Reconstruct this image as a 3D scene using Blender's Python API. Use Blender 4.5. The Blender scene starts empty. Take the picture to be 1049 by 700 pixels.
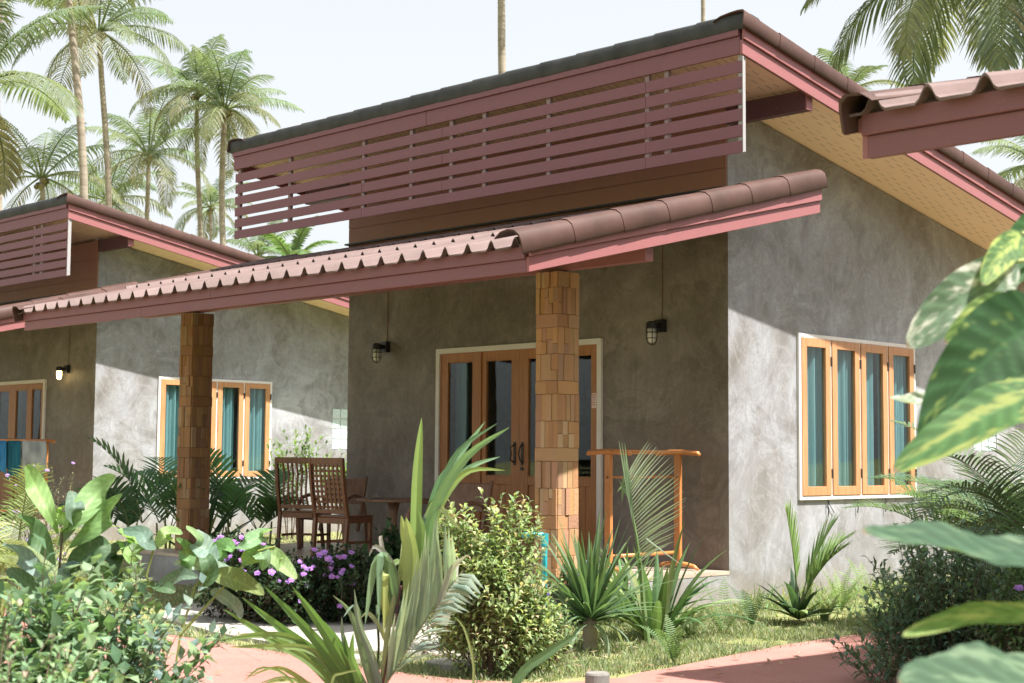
import bpy, math, random
from mathutils import Vector, Matrix, noise
random.seed(7)
R_ = random.Random(11)
V = Vector
rad = math.radians
sc = bpy.context.scene
COL = sc.collection

# ------------------------------------------------------------------ camera
CAM = V((8.901, -11.821, 1.1))
ROT = Matrix(((0.70399, 0.04960, 0.70848), (0.71017, -0.05930, -0.70153), (0.00722, 0.99701, -0.07697)))
F = 1522.94
def spot(px, py, depth):
    return CAM + ROT @ V(((px - 524.5) / F * depth, -(py - 350) / F * depth, -depth))
GZ = -0.33
def gp(px, py, z=GZ):
    r = ROT @ V((px - 524.5, -(py - 350), -F))
    return CAM + r * ((z - CAM.z) / r.z)
cd = bpy.data.cameras.new('camera'); cam = bpy.data.objects.new('camera', cd); COL.objects.link(cam)
cam.matrix_world = Matrix.Translation(CAM) @ ROT.to_4x4()
cd.sensor_width = 36; cd.lens = F / 1049 * 36; cd.clip_end = 2000; cd.clip_start = .05
cd.dof.use_dof = True; cd.dof.focus_distance = 13.2; cd.dof.aperture_fstop = 5.0
sc.camera = cam

# ------------------------------------------------------------------ materials
def lin(r, g, b):
    f = lambda c: c / 12.92 if c <= .04045 else ((c + .055) / 1.055) ** 2.4
    return (f(r / 255), f(g / 255), f(b / 255), 1)
class N:
    def __init__(s, name):
        s.m = bpy.data.materials.new(name); s.m.use_nodes = True; s.t = s.m.node_tree; s.n = s.t.nodes; s.l = s.t.links
        s.bsdf = s.n['Principled BSDF']; s.out = s.n['Material Output']
    def add(s, t, **k):
        n = s.n.new(t)
        for a, b in k.items():
            if a.startswith('i_'): n.inputs[a[2:].replace('_', ' ')].default_value = b
            else: setattr(n, a, b)
        return n
    def lk(s, a, b): s.l.new(a, b)
    def coord(s, scale=(1, 1, 1), kind='Object'):
        tc = s.add('ShaderNodeTexCoord'); mp = s.add('ShaderNodeMapping'); mp.inputs['Scale'].default_value = scale
        s.lk(tc.outputs[kind], mp.inputs['Vector']); return mp.outputs['Vector']
    def noise(s, vec, scale=5, detail=4, rough=.55, dist=0):
        n = s.add('ShaderNodeTexNoise'); n.inputs['Scale'].default_value = scale; n.inputs['Detail'].default_value = detail
        n.inputs['Roughness'].default_value = rough; n.inputs['Distortion'].default_value = dist; s.lk(vec, n.inputs['Vector']); return n.outputs['Fac']
    def ramp(s, fac, stops):
        n = s.add('ShaderNodeValToRGB'); e = n.color_ramp.elements
        while len(e) < len(stops): e.new(.5)
        for i, (p, c) in enumerate(stops):
            e[i].position = p; e[i].color = c if len(c) == 4 else (*c, 1)
        s.lk(fac, n.inputs['Fac']); return n.outputs['Color']
    def mix(s, fac, a, b, mode='MIX'):
        n = s.add('ShaderNodeMix', data_type='RGBA', blend_type=mode)
        for sock, v in ((n.inputs[0], fac), (n.inputs[6], a), (n.inputs[7], b)):
            if hasattr(v, 'links'): s.lk(v, sock)
            else: sock.default_value = v if not isinstance(v, tuple) or len(v) == 4 else (*v, 1)
        return n.outputs[2]
    def math(s, op, a, b=0.0, c=None):
        n = s.add('ShaderNodeMath', operation=op)
        for i, v in enumerate((a, b) if c is None else (a, b, c)):
            if hasattr(v, 'links'): s.lk(v, n.inputs[i])
            else: n.inputs[i].default_value = v
        return n.outputs[0]
    def bump(s, h, strength=.3, dist=.01):
        n = s.add('ShaderNodeBump'); n.inputs['Strength'].default_value = strength; n.inputs['Distance'].default_value = dist
        s.lk(h, n.inputs['Height']); s.lk(n.outputs['Normal'], s.bsdf.inputs['Normal'])
    def base(s, c, rough=.6, spec=.5):
        if hasattr(c, 'links'): s.lk(c, s.bsdf.inputs['Base Color'])
        else: s.bsdf.inputs['Base Color'].default_value = c if len(c) == 4 else (*c, 1)
        if hasattr(rough, 'links'): s.lk(rough, s.bsdf.inputs['Roughness'])
        else: s.bsdf.inputs['Roughness'].default_value = rough
        s.bsdf.inputs['Specular IOR Level'].default_value = spec
M = {}
def plain(name, c, rough=.6, spec=.5, var=.15, scale=6, metal=0):
    k = N(name); v = k.coord(); f = k.noise(v, scale, 5)
    d = tuple(x * (1 - var) for x in c[:3]); u = tuple(min(1, x * (1 + var)) for x in c[:3])
    k.base(k.ramp(f, [(.3, d), (.7, u)]), rough, spec); k.bsdf.inputs['Metallic'].default_value = metal
    M[name] = k.m; return k

def plaster(key='plaster', mul=(1, 1, 1)):
    k = N('trowelled_' + key); v = k.coord()
    big = k.noise(v, .75, 7, .62, .9)
    c = k.ramp(big, [(.3, (.1, .082, .064)), (.42, (.165, .152, .135)), (.55, (.235, .232, .225)), (.7, (.35, .345, .335))])
    sw = k.noise(v, 1.5, 9, .62, 1.6)
    c = k.mix(k.math('MULTIPLY', k.ramp(sw, [(.38, (1, 1, 1)), (.5, (0, 0, 0))]), .6), c, (.1, .09, .078))
    sw2 = k.noise(k.coord((1, 1, .8)), 2.1, 9, .66, 2.4)
    rid = k.ramp(sw2, [(.47, (0, 0, 0)), (.505, (1, 1, 1)), (.54, (0, 0, 0))])
    c = k.mix( k.math('MULTIPLY', rid, .18), c, (.5, .48, .44))
    rid2 = k.ramp(k.noise(v, 3.6, 8, .66, 2.0), [(.455, (0, 0, 0)), (.48, (1, 1, 1)), (.50, (0, 0, 0))])
    c = k.mix(k.math('MULTIPLY', rid2, .26), c, (.075, .066, .056))
    fine = k.noise(v, 60, 4, .7)
    c = k.mix(k.math('MULTIPLY', fine, .22), c, (.42, .4, .37))
    run = k.noise(k.coord((6, 6, .35)), 2.2, 5, .6)
    c = k.mix(k.math('MULTIPLY', k.ramp(run, [(.52, (0, 0, 0)), (.72, (1, 1, 1))]), .3), c, (.15, .132, .11))
    sep = k.add('ShaderNodeSeparateXYZ'); k.lk(k.coord(), sep.inputs[0])
    low = k.ramp(k.math('ADD', sep.outputs[2], k.math('MULTIPLY', k.noise(v, 3, 5), .5)), [(-.0, (1, 1, 1)), (.28, (0, 0, 0))])
    c = k.mix(k.math('MULTIPLY', low, .6), c, (.19, .155, .115))
    ck = k.add('ShaderNodeTexVoronoi', feature='DISTANCE_TO_EDGE'); ck.inputs['Scale'].default_value = .7
    dv = k.add('ShaderNodeVectorMath', operation='MULTIPLY_ADD'); nz = k.add('ShaderNodeTexNoise'); nz.inputs['Scale'].default_value = 2.2; nz.inputs['Detail'].default_value = 6; k.lk(v, nz.inputs['Vector']); k.lk(nz.outputs['Color'], dv.inputs[0]); dv.inputs[1].default_value = (.7, .7, .7); k.lk(v, dv.inputs[2]); k.lk(dv.outputs[0], ck.inputs['Vector'])
    c = k.mix(k.math('MULTIPLY', k.math('LESS_THAN', ck.outputs['Distance'], .0022), k.math('MULTIPLY', k.ramp(big, [(.45, (0, 0, 0)), (.6, (1, 1, 1))]), .45)), c, (.07, .06, .05))
    c = k.mix(1.0, c, mul, 'MULTIPLY')
    k.base(c, k.math('ADD', k.math('MULTIPLY', sw, .3), .35), .4); k.bump(k.math('ADD', k.math('MULTIPLY', sw, .6), k.math('MULTIPLY', fine, .15)), .35, .02); M[key] = k.m
plaster('plaster', (1.14, 1.2, 1.34)); plaster('plaster_shaded', (.82, .73, .67))  # front wall is the same plaster, its shade tinted in as darker brown
def paint(name, c, grain=1):
    k = N(name); v = k.coord((.6, .6, 14)); f = k.noise(v, 7, 5, .6)
    g = k.noise(k.coord(), 1.3, 4)
    cc = k.mix(k.math('MULTIPLY', g, .35), c, tuple(x * .72 for x in c))
    st = k.noise(k.coord((9, 9, .5)), 2.4, 5, .7); cc = k.mix(k.math('MULTIPLY', k.ramp(st, [(.5, (0, 0, 0)), (.68, (1, 1, 1))]), .32), cc, tuple(x * .62 + .03 for x in c))
    sp = k.ramp(k.noise(k.coord(), 24, 3, .7), [(.69, (0, 0, 0)), (.75, (1, 1, 1))])
    cc = k.mix(k.math('MULTIPLY', sp, .35), cc, (.5, .36, .34))
    k.base(cc, .5, .35); k.bump(f, .22 * grain, .004); M[name] = k.m
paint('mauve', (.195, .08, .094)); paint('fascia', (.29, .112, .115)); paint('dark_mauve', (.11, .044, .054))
paint('brown_board', (.34, .155, .095)); paint('post_lit', (.27, .19, .2))
def tile():
    k = N('glazed_roof_tile'); v = k.coord(); f = k.noise(v, 1.4, 5, .6); g = k.noise(v, 30, 4, .7)
    c = k.ramp(f, [(.3, (.1, .066, .061)), (.7, (.165, .112, .105))])
    c = k.mix(k.math('MULTIPLY', k.ramp(g, [(.6, (0, 0, 0)), (.72, (1, 1, 1))]), .3), c, (.3, .25, .22))
    k.base(c, k.math('ADD', k.math('MULTIPLY', g, .25), .5), .3); k.bump(g, .1, .003); M['tile'] = k.m
tile()
k = N('ridge_tile'); f = k.noise(k.coord(), 3, 5, .6); k.base(k.ramp(f, [(.3, (.055, .03, .025)), (.7, (.09, .048, .04))]), k.math('ADD', k.math('MULTIPLY', k.noise(k.coord(), 25, 4, .7), .2), .46), .2); M['ridge'] = k.m
def soffit():
    k = N('perforated_soffit'); tc = k.add('ShaderNodeTexCoord'); s = k.add('ShaderNodeSeparateXYZ'); k.lk(tc.outputs['Object'], s.inputs[0])
    x, y = s.outputs[0], s.outputs[1]
    row = k.math('FLOOR', k.math('DIVIDE', y, .17)); xo = k.math('ADD', x, k.math('MULTIPLY', k.math('MODULO', k.math('ADD', row, 100), 2), .045))
    fx = k.math('PINGPONG', xo, .045); fy = k.math('MULTIPLY', k.math('FRACT', k.math('DIVIDE', y, .17)), .17)
    a = k.math('LESS_THAN', fx, .0042); b = k.math('LESS_THAN', fy, .1)
    grp = k.math('GREATER_THAN', k.math('FRACT', k.math('DIVIDE', x, .36)), .3)
    m = k.math('MULTIPLY', k.math('MULTIPLY', a, b), grp)
    seam = k.math('LESS_THAN', k.math('FRACT', k.math('DIVIDE', y, 1.2)), .006)
    c = k.mix(k.noise(k.coord(), 2, 4), (.92, .66, .5), (.95, .71, .56))
    c = k.mix(k.math('MULTIPLY', m, .75), c, (.16, .09, .05)); k.base(c, .65, .3); M['soffit'] = k.m
soffit()
def wood(name, a, b, rough=.42, sc_=(1, 1, .08), scale=26):
    k = N(name); v = k.coord(sc_); f = k.noise(v, scale, 6, .6, .8)
    g = k.noise(k.coord(), 2.2, 3)
    c = k.ramp(f, [(.28, a), (.72, b)]); c = k.mix(k.math('MULTIPLY', g, .4), c, tuple(x * .6 for x in a))
    k.base(c, rough, .45); k.bump(f, .15, .003); M[name] = k.m
wood('teak', (.46, .205, .09), (.6, .32, .155)); wood('teak_red', (.34, .135, .048), (.5, .22, .08))
wood('teak_light', (.46, .17, .05), (.62, .27, .09)); wood('dark_wood', (.15, .062, .032), (.27, .115, .058), .35)
wood('mid_wood', (.19, .1, .06), (.32, .19, .12), .4)
plain('white_trim', (.72, .69, .66), .5, .4, .06, 4); plain('black_metal', (.012, .012, .013), .4, .5, .2)
plain('white_board', (.32, .31, .31), .6, .3, .04)
plain('porch_tile', (.42, .34, .28), .35, .5, .2, 3)
plain('step_concrete', (.2, .2, .19), .8, .2, .25, 5)
def slab():
    k = N('pale_concrete'); v = k.coord(); f = k.noise(v, 4, 7, .65); g = k.noise(v, 90, 3, .8)
    c = k.ramp(f, [(.3, (.3, .28, .25)), (.7, (.44, .41, .37))]); c = k.mix(k.math('MULTIPLY', g, .3), c, (.2, .19, .17)); k.base(c, .85, .2); k.bump(g, .3, .004); M['slab'] = k.m
slab()
def pinkpath():
    k = N('pink_path'); v = k.coord(); f = k.noise(v, 1.1, 7, .6, .6); g = k.noise(v, 70, 3, .75); h = k.noise(v, 6, 5, .7)
    c = k.ramp(f, [(.3, (.27, .118, .1)), (.55, (.33, .152, .13)), (.75, (.37, .19, .165))])
    c = k.mix(k.math('MULTIPLY', k.ramp(h, [(.5, (0, 0, 0)), (.75, (1, 1, 1))]), .45), c, (.26, .15, .12)); c = k.mix(k.math('MULTIPLY', k.ramp(g, [(.45, (0, 0, 0)), (.65, (1, 1, 1))]), .35), c, (.42, .25, .22)); c = k.mix(k.math('MULTIPLY', k.ramp(k.noise(v, 38, 4, .8), [(.62, (0, 0, 0)), (.7, (1, 1, 1))]), .5), c, (.2, .13, .1))
    ck = k.add('ShaderNodeTexVoronoi', feature='DISTANCE_TO_EDGE'); ck.inputs['Scale'].default_value = .9; k.lk(k.coord(), ck.inputs['Vector'])
    c = k.mix(k.math('MULTIPLY', k.math('LESS_THAN', ck.outputs['Distance'], .004), .4), c, (.12, .07, .06))
    k.base(c, .85, .2); k.bump(k.math('ADD', g, h), .3, .005); M['path'] = k.m
pinkpath()
def soil():
    k = N('lawn_soil'); v = k.coord(); f = k.noise(v, .8, 7, .6); g = k.noise(v, 14, 6, .7); h = k.noise(v, 120, 3, .8)
    c = k.ramp(f, [(.35, (.13, .17, .055)), (.52, (.22, .25, .09)), (.68, (.36, .31, .18))])
    c = k.mix(k.math('MULTIPLY', g, .5), c, (.3, .25, .15)); c = k.mix(k.math('MULTIPLY', h, .3), c, (.08, .1, .04)); k.base(c, .95, .1); k.bump(h, .6, .01); M['soil'] = k.m
soil()
def tinted(name, rough, trans=0., spec=.5, bump=0, extra=None):
    k = N(name); a = k.add('ShaderNodeAttribute', attribute_name='tint'); c = a.outputs['Color']
    n = k.noise(k.coord(), 9, 4); c = k.mix(k.math('MULTIPLY', n, .35), c, k.mix(1.0, c, (.55, .55, .55), 'MULTIPLY'))
    if name.startswith('leaf'):
        hs = k.add('ShaderNodeHueSaturation'); hs.inputs['Saturation'].default_value = .8; k.lk(c, hs.inputs['Color']); c = k.mix(1.0, hs.outputs['Color'], (1.0, 1.05, 1.2), 'MULTIPLY')
    k.base(c, rough, spec)
    if bump: k.bump(k.noise(k.coord(), 45, 6, .7), bump, .008)
    if trans:
        t = k.add('ShaderNodeBsdfTranslucent'); tc = k.mix(1.0, c, (1.35, 1.4, .75), 'MULTIPLY'); k.lk(tc, t.inputs['Color'])
        ms = k.add('ShaderNodeMixShader'); ms.inputs[0].default_value = trans
        k.lk(k.bsdf.outputs[0], ms.inputs[1]); k.lk(t.outputs[0], ms.inputs[2]); k.lk(ms.outputs[0], k.out.inputs['Surface'])
    M[name] = k.m
tinted('leaf', .5, .4, .25); tinted('leaf_matte', .7, .35, .2); tinted('leaf_soft', .6, .4, .12, .15); tinted('flower', .7, .3, .2)
tinted('stone', .85, 0, .25, 1.0); tinted('cloth', .9, .15, .1)
wood('bark', (.14, .11, .085), (.3, .25, .2), .9, (1, 1, 5), 4)
wood('palm_bark', (.2, .16, .125), (.4, .35, .29), .9, (.4, .4, 5), 1.2)
wood('twig', (.07, .045, .03), (.16, .11, .075), .8)
wood('green_stem', (.16, .2, .05), (.34, .36, .12), .6)
def glass(name, tint=(.75, .85, .85), gl=1.0, ior=1.5):
    k = N(name); k.n.remove(k.bsdf); tr = k.add('ShaderNodeBsdfTransparent'); tr.inputs[0].default_value = (*tint, 1)
    g = k.add('ShaderNodeBsdfGlossy'); g.inputs['Roughness'].default_value = .015
    lw_ = k.add('ShaderNodeLayerWeight'); lw_.inputs['Blend'].default_value = .5
    refl = k.math('ADD', .045, k.math('MULTIPLY', k.math('POWER', lw_.outputs['Facing'], 4.0), .6))
    w = k.noise(k.coord(), 1.2, 2); b = k.add('ShaderNodeBump'); b.inputs['Strength'].default_value = .12; b.inputs['Distance'].default_value = .02; k.lk(w, b.inputs['Height']); k.lk(b.outputs[0], g.inputs['Normal'])
    ms = k.add('ShaderNodeMixShader'); k.lk(k.math('MULTIPLY', refl, gl), ms.inputs[0]); k.lk(tr.outputs[0], ms.inputs[1]); k.lk(g.outputs[0], ms.inputs[2]); k.lk(ms.outputs[0], k.out.inputs['Surface']); M[name] = k.m
glass('glass', (.86, .92, .92), 1.0); glass('jar_glass', (.8, .8, .78))
def curtain():
    k = N('teal_curtain'); c = k.mix(k.noise(k.coord((1, 1, .1)), 12, 4), (.15, .34, .38), (.42, .6, .62)); k.base(c, .8, .2)
    t = k.add('ShaderNodeBsdfTranslucent'); k.lk(c, t.inputs['Color']); ms = k.add('ShaderNodeMixShader'); ms.inputs[0].default_value = .3
    k.lk(k.bsdf.outputs[0], ms.inputs[1]); k.lk(t.outputs[0], ms.inputs[2]); k.lk(ms.outputs[0], k.out.inputs['Surface']); M['curtain'] = k.m
curtain()
def block():
    k = N('glass_block'); k.base((.5, .62, .64), .12, .8); k.bump(k.noise(k.coord(), 16, 2), .8, .02); M['glass_block'] = k.m
block()
plain('ridge_shaded', (.045, .046, .047), .6, .25, .3, 5); plain('teal_plastic', (.02, .3, .34), .35); plain('concrete_grey', (.2, .19, .175), .9, .2, .3, 14); plain('paper', (.75, .55, .52), .8)
k = N('lamp_glow'); k.base((.9, .8, .55), .5); k.bsdf.inputs['Emission Color'].default_value = (1, .72, .3, 1); k.bsdf.inputs['Emission Strength'].default_value = 3.5; M['glow'] = k.m
plain('frosted', (.7, .69, .64), .4)

# ------------------------------------------------------------------ mesh helpers
class MB:
    def __init__(s): s.v = []; s.f = []; s.c = []; s.sm = False
    def add(s, vs, fs, col=(1, 1, 1)):
        o = len(s.v); s.v += [tuple(p) for p in vs]; s.f += [tuple(i + o for i in q) for q in fs]
        if isinstance(col, list): s.c += col
        else: s.c += [col] * len(vs)
    def box(s, a, b, col=(1, 1, 1)):
        x0, x1 = sorted((a[0], b[0])); y0, y1 = sorted((a[1], b[1])); z0, z1 = sorted((a[2], b[2]))
        s.add([(x0, y0, z0), (x1, y0, z0), (x1, y1, z0), (x0, y1, z0), (x0, y0, z1), (x1, y0, z1), (x1, y1, z1), (x0, y1, z1)],
              [(0, 3, 2, 1), (4, 5, 6, 7), (0, 1, 5, 4), (1, 2, 6, 5), (2, 3, 7, 6), (3, 0, 4, 7)], col)
    def hexa(s, p, col=(1, 1, 1)):   # eight corners, order as box
        s.add(p, [(0, 3, 2, 1), (4, 5, 6, 7), (0, 1, 5, 4), (1, 2, 6, 5), (2, 3, 7, 6), (3, 0, 4, 7)], col)
    def tube(s, pts, r, n=8, col=(1, 1, 1), caps=True, flat=1.0):
        pts = [V(p) for p in pts]; rs = r if isinstance(r, (list, tuple)) else [r] * len(pts)
        vs = []; up = V((0, 0, 1)); prev = None
        for i, p in enumerate(pts):
            t = (pts[min(i + 1, len(pts) - 1)] - pts[max(i - 1, 0)]).normalized()
            a = prev - t * prev.dot(t) if prev else t.cross(V((.31, .95, .05)) if abs(t.z) > .9 else up)
            a = a.normalized() if a.length > 1e-6 else t.orthogonal().normalized()
            prev = a; b = t.cross(a)
            for j in range(n):
                th = 2 * math.pi * j / n; vs.append(p + (a * math.cos(th) + b * math.sin(th) * flat) * rs[i])
        fs = [(i * n + j, i * n + (j + 1) % n, (i + 1) * n + (j + 1) % n, (i + 1) * n + j) for i in range(len(pts) - 1) for j in range(n)]
        if caps: fs += [tuple(range(n))[::-1], tuple((len(pts) - 1) * n + j for j in range(n))]
        s.add(vs, fs, col)
    def bar(s, a, b, w, h, col=(1, 1, 1), up=(0, 0, 1)):
        a, b = V(a), V(b); t = (b - a).normalized(); u = V(up); sd = t.cross(u)
        sd = sd.normalized() if sd.length > 1e-5 else V((1, 0, 0)); uu = sd.cross(t)
        q = []
        for p in (a, b):
            q += [p - sd * w / 2 - uu * h / 2, p + sd * w / 2 - uu * h / 2, p + sd * w / 2 + uu * h / 2, p - sd * w / 2 + uu * h / 2]
        s.add(q, [(0, 3, 2, 1), (4, 5, 6, 7), (0, 1, 5, 4), (1, 2, 6, 5), (2, 3, 7, 6), (3, 0, 4, 7)], col)
    def build(s, name, mat, parent=None, smooth=False, bevel=0, loc=None):
        me = bpy.data.meshes.new(name); me.from_pydata(s.v, [], s.f)
        me.materials.append(M[mat] if isinstance(mat, str) else mat)
        if any(c != (1, 1, 1) for c in s.c[:1]) or isinstance(mat, str) and mat in ('stone', 'leaf', 'leaf_soft', 'leaf_matte', 'flower', 'cloth'):
            at = me.color_attributes.new('tint', 'FLOAT_COLOR', 'POINT')
            flat = []
            for c in s.c: flat += [c[0], c[1], c[2], 1.0]
            at.data.foreach_set('color', flat)
        if smooth: me.polygons.foreach_set('use_smooth', [True] * len(me.polygons))
        me.update()
        o = bpy.data.objects.new(name, me); COL.objects.link(o)
        if parent is not None: o.parent = parent
        if loc: o.location = loc
        if bevel:
            b = o.modifiers.new('bevel', 'BEVEL'); b.width = bevel; b.segments = 2; b.limit_method = 'ANGLE'; b.angle_limit = rad(40)
        return o
def empty(name, loc, rz=0, label=None, cat=None, group=None):
    o = bpy.data.objects.new(name, None); COL.objects.link(o); o.location = loc; o.rotation_euler = (0, 0, rz); o.empty_display_size = .2
    tag(o, label, cat, group); return o
def tag(o, label=None, cat=None, group=None, kind=None):
    if label: o['label'] = label
    if cat: o['category'] = cat
    if group: o['group'] = group
    if kind: o['kind'] = kind
    return o
def kids(o): return [c for c in bpy.data.objects if c.parent == o]
def copy_tree(o, parent=None):
    c = o.copy(); COL.objects.link(c); c.parent = parent
    for ch in kids(o): copy_tree(ch, c)
    return c

# ------------------------------------------------------------------ setting
m = MB(); m.add([(-400, -400, GZ), (400, -400, GZ), (400, 400, GZ), (-400, 400, GZ)], [(0, 1, 2, 3)])
tag(m.build('ground', 'soil'), kind='structure')
def poly_slab(name, pts, z, mat, th=.03):
    m = MB(); n = len(pts); m.add([(x, y, z) for x, y in pts] + [(x, y, z - th) for x, y in pts], [tuple(range(n))] + [(i, i + n, (i + 1) % n + n, (i + 1) % n) for i in range(n)])
    return tag(m.build(name, mat), kind='structure')
def wob(a, b, n, amp, seed):
    r = random.Random(seed); return [(a[0] + (b[0] - a[0]) * i / n + r.uniform(-amp, amp), a[1] + (b[1] - a[1]) * i / n + r.uniform(-amp, amp)) for i in range(n)]
pp = wob((-40, -5.5), (1.5, -5.42), 60, .025, 1) + [(1.5, -5.42), (1.95, -5.33), (2.3, -5.1), (2.5, -4.75)] + wob((2.52, -4.5), (2.27, -2.4), 8, .02, 2) + wob((2.27, -2.4), (2.25, 30), 40, .02, 3) + [(2.3, 30), (3.9, 30)] + wob((3.9, 29), (4.1, -5.2), 40, .02, 4) + [(4.4, -5.6), (5, -5.75)] + [(40, -5.8), (40, -7.3)] + wob((39, -7.3), (-40, -7.2), 60, .02, 5)
poly_slab('path', pp, GZ + .022, 'path')
poly_slab('paving', [(-3.2, -2.9), (-3.25, -4.1), (-2.6, -4.8), (-1.2, -5.12), (-.2, -5.16), (.35, -5.1), (.75, -4.7), (.8, -3.9), (.55, -3.3), (.5, -2.9)], GZ + .03, 'slab', .04)
for i, (x, y, r) in enumerate([(1.0, -4.55, .2), (1.35, -4.9, .17), (.62, -5.25, .15)]):
    a = random.random()
    m = MB(); n = 18
    ps = [(x + math.cos(t) * r * (1.2 + .1 * math.sin(3 * t + i)), y + math.sin(t) * r * (.9 + .1 * math.cos(2 * t + a))) for t in [2 * math.pi * j / n for j in range(n)]]
    m.add([(*p, GZ + .035) for p in ps] + [(*p, GZ - .01) for p in ps], [tuple(range(n))] + [(j, j + n, (j + 1) % n + n, (j + 1) % n) for j in range(n)])
    tag(m.build('stepping_stone', 'slab'), ['round pale stepping stone just beyond the golden shrub', 'round pale stepping stone nearest the pink path corner', 'small round stepping stone in the grass beside the young coconut palm'][i], 'stepping stone', 'stepping stones in the grass')

# ------------------------------------------------------------------ the bungalow
XL, YB = -6.0, 8.0
SL = .178
def sof(y): return 4.65 - SL * y
def wall_x(mb, xa, xb, y0, y1, topf, holes):     # wall in the YZ plane
    ys = sorted({y0, y1, *[h[0] for h in holes], *[h[1] for h in holes]})
    for a, b in zip(ys, ys[1:]):
        hs = sorted([(h[2], h[3]) for h in holes if h[0] <= a + 1e-6 and h[1] >= b - 1e-6]); z = -.36
        for (h0, h1) in hs: mb.box((xa, a, z), (xb, b, h0)); z = h1
        ta, tb = topf(a), topf(b)
        mb.hexa([(xa, a, z), (xb, a, z), (xb, b, z), (xa, b, z), (xa, a, ta), (xb, a, ta), (xb, b, tb), (xa, b, tb)])
def wall_y(mb, ya, yb, x0, x1, z1, holes):
    xs = sorted({x0, x1, *[h[0] for h in holes], *[h[1] for h in holes]})
    for a, b in zip(xs, xs[1:]):
        hs = sorted([(h[2], h[3]) for h in holes if h[0] <= a + 1e-6 and h[1] >= b - 1e-6]); z = -.36
        for (h0, h1) in hs:
            if h0 > z: mb.box((a, ya, z), (b, yb, h0))
            z = h1
        mb.box((a, ya, z), (b, yb, z1))
def corrugated(name, x0, x1, y0, y1, zf, parent, lowfront=True, course=1.0, pitch=.2656):
    mb = MB(); th = .014
    prof = [(0, 0), (.27, 0), (.34, .014), (.42, .055), (.47, .069), (.5, .072), (.53, .069), (.58, .055), (.66, .014), (.73, 0)]
    n = int(math.ceil((x1 - x0) / pitch)); xs = []
    for i in range(n):
        for (u, h) in prof:
            x = x0 + (i + u) * pitch
            if x <= x1: xs.append((x, h))
    xs.append((x1, 0)); ns = len(xs)
    nc = int(round(abs(y1 - y0) / course)); 
    for c in range(nc):
        ya = y0 + (y1 - y0) * c / nc; yb = y0 + (y1 - y0) * min(nc, c + 1.12) / nc
        vs = []
        for (yy, lift) in ((ya, .040), (yb, .002)):
            for (x, h) in xs: vs.append((x, yy + (.004 * math.sin(x * 23.6) if yy == ya else 0), zf(yy) + h + lift))
            for (x, h) in xs: vs.append((x, yy, zf(yy) + h + lift - th))
        fs = []
        for i in range(ns - 1):
            A, B, C, D = i, i + 1, 2 * ns + i + 1, 2 * ns + i
            fs.append((A, B, C, D)); fs.append((A + ns, D + ns, C + ns, B + ns)); fs.append((A, A + ns, B + ns, B)); fs.append((D, C, C + ns, D + ns))
        mb.add(vs, fs)
    return mb.build(name, 'tile', parent)
def caps_along(name, a, b, seg, outv, parent, prof, taper=.015):
    mb = MB(); a, b = V(a), V(b); L = (b - a).length; n = int(round(L / seg)); t = (b - a) / L; outv = V(outv); up = outv.cross(t)
    if up.z < 0: up = -up
    for i in range(n):
        p0 = a + t * (i * L / n - .03); p1 = a + t * ((i + 1) * L / n + .004)
        vs = []
        for p, g in ((p0, 1 + taper * 6), (p1, 1.0)):
            for (o, u) in prof: vs.append(p + outv * o * g + up * u * g)
        k = len(prof); 
        for p, g in ((p0, 1 + taper * 6), (p1, 1.0)):
            for (o, u) in prof: vs.append(p + outv * (o * g - .013) * 1 + up * (u * g - .013))
        fs = [(j, j + 1, k + j + 1, k + j) for j in range(k - 1)] + [(2 * k + j, 3 * k + j, 3 * k + j + 1, 2 * k + j + 1) for j in range(k - 1)]
        fs += [(j, 2 * k + j, 2 * k + j + 1, j + 1) for j in range(k - 1)] + [(k + j, k + j + 1, 3 * k + j + 1, 3 * k + j) for j in range(k - 1)]
        fs += [(0, k, 3 * k, 2 * k), (k - 1, 3 * k - 1, 4 * k - 1, 2 * k - 1)]
        mb.add(vs, fs)
    o = mb.build(name, 'ridge' if name != 'ridge_cap' else 'ridge_shaded', parent, smooth=True); o.modifiers.new('split', 'EDGE_SPLIT').split_angle = rad(50); return o  # front caps: same brown tile, shade put into a dark grey colour

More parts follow.
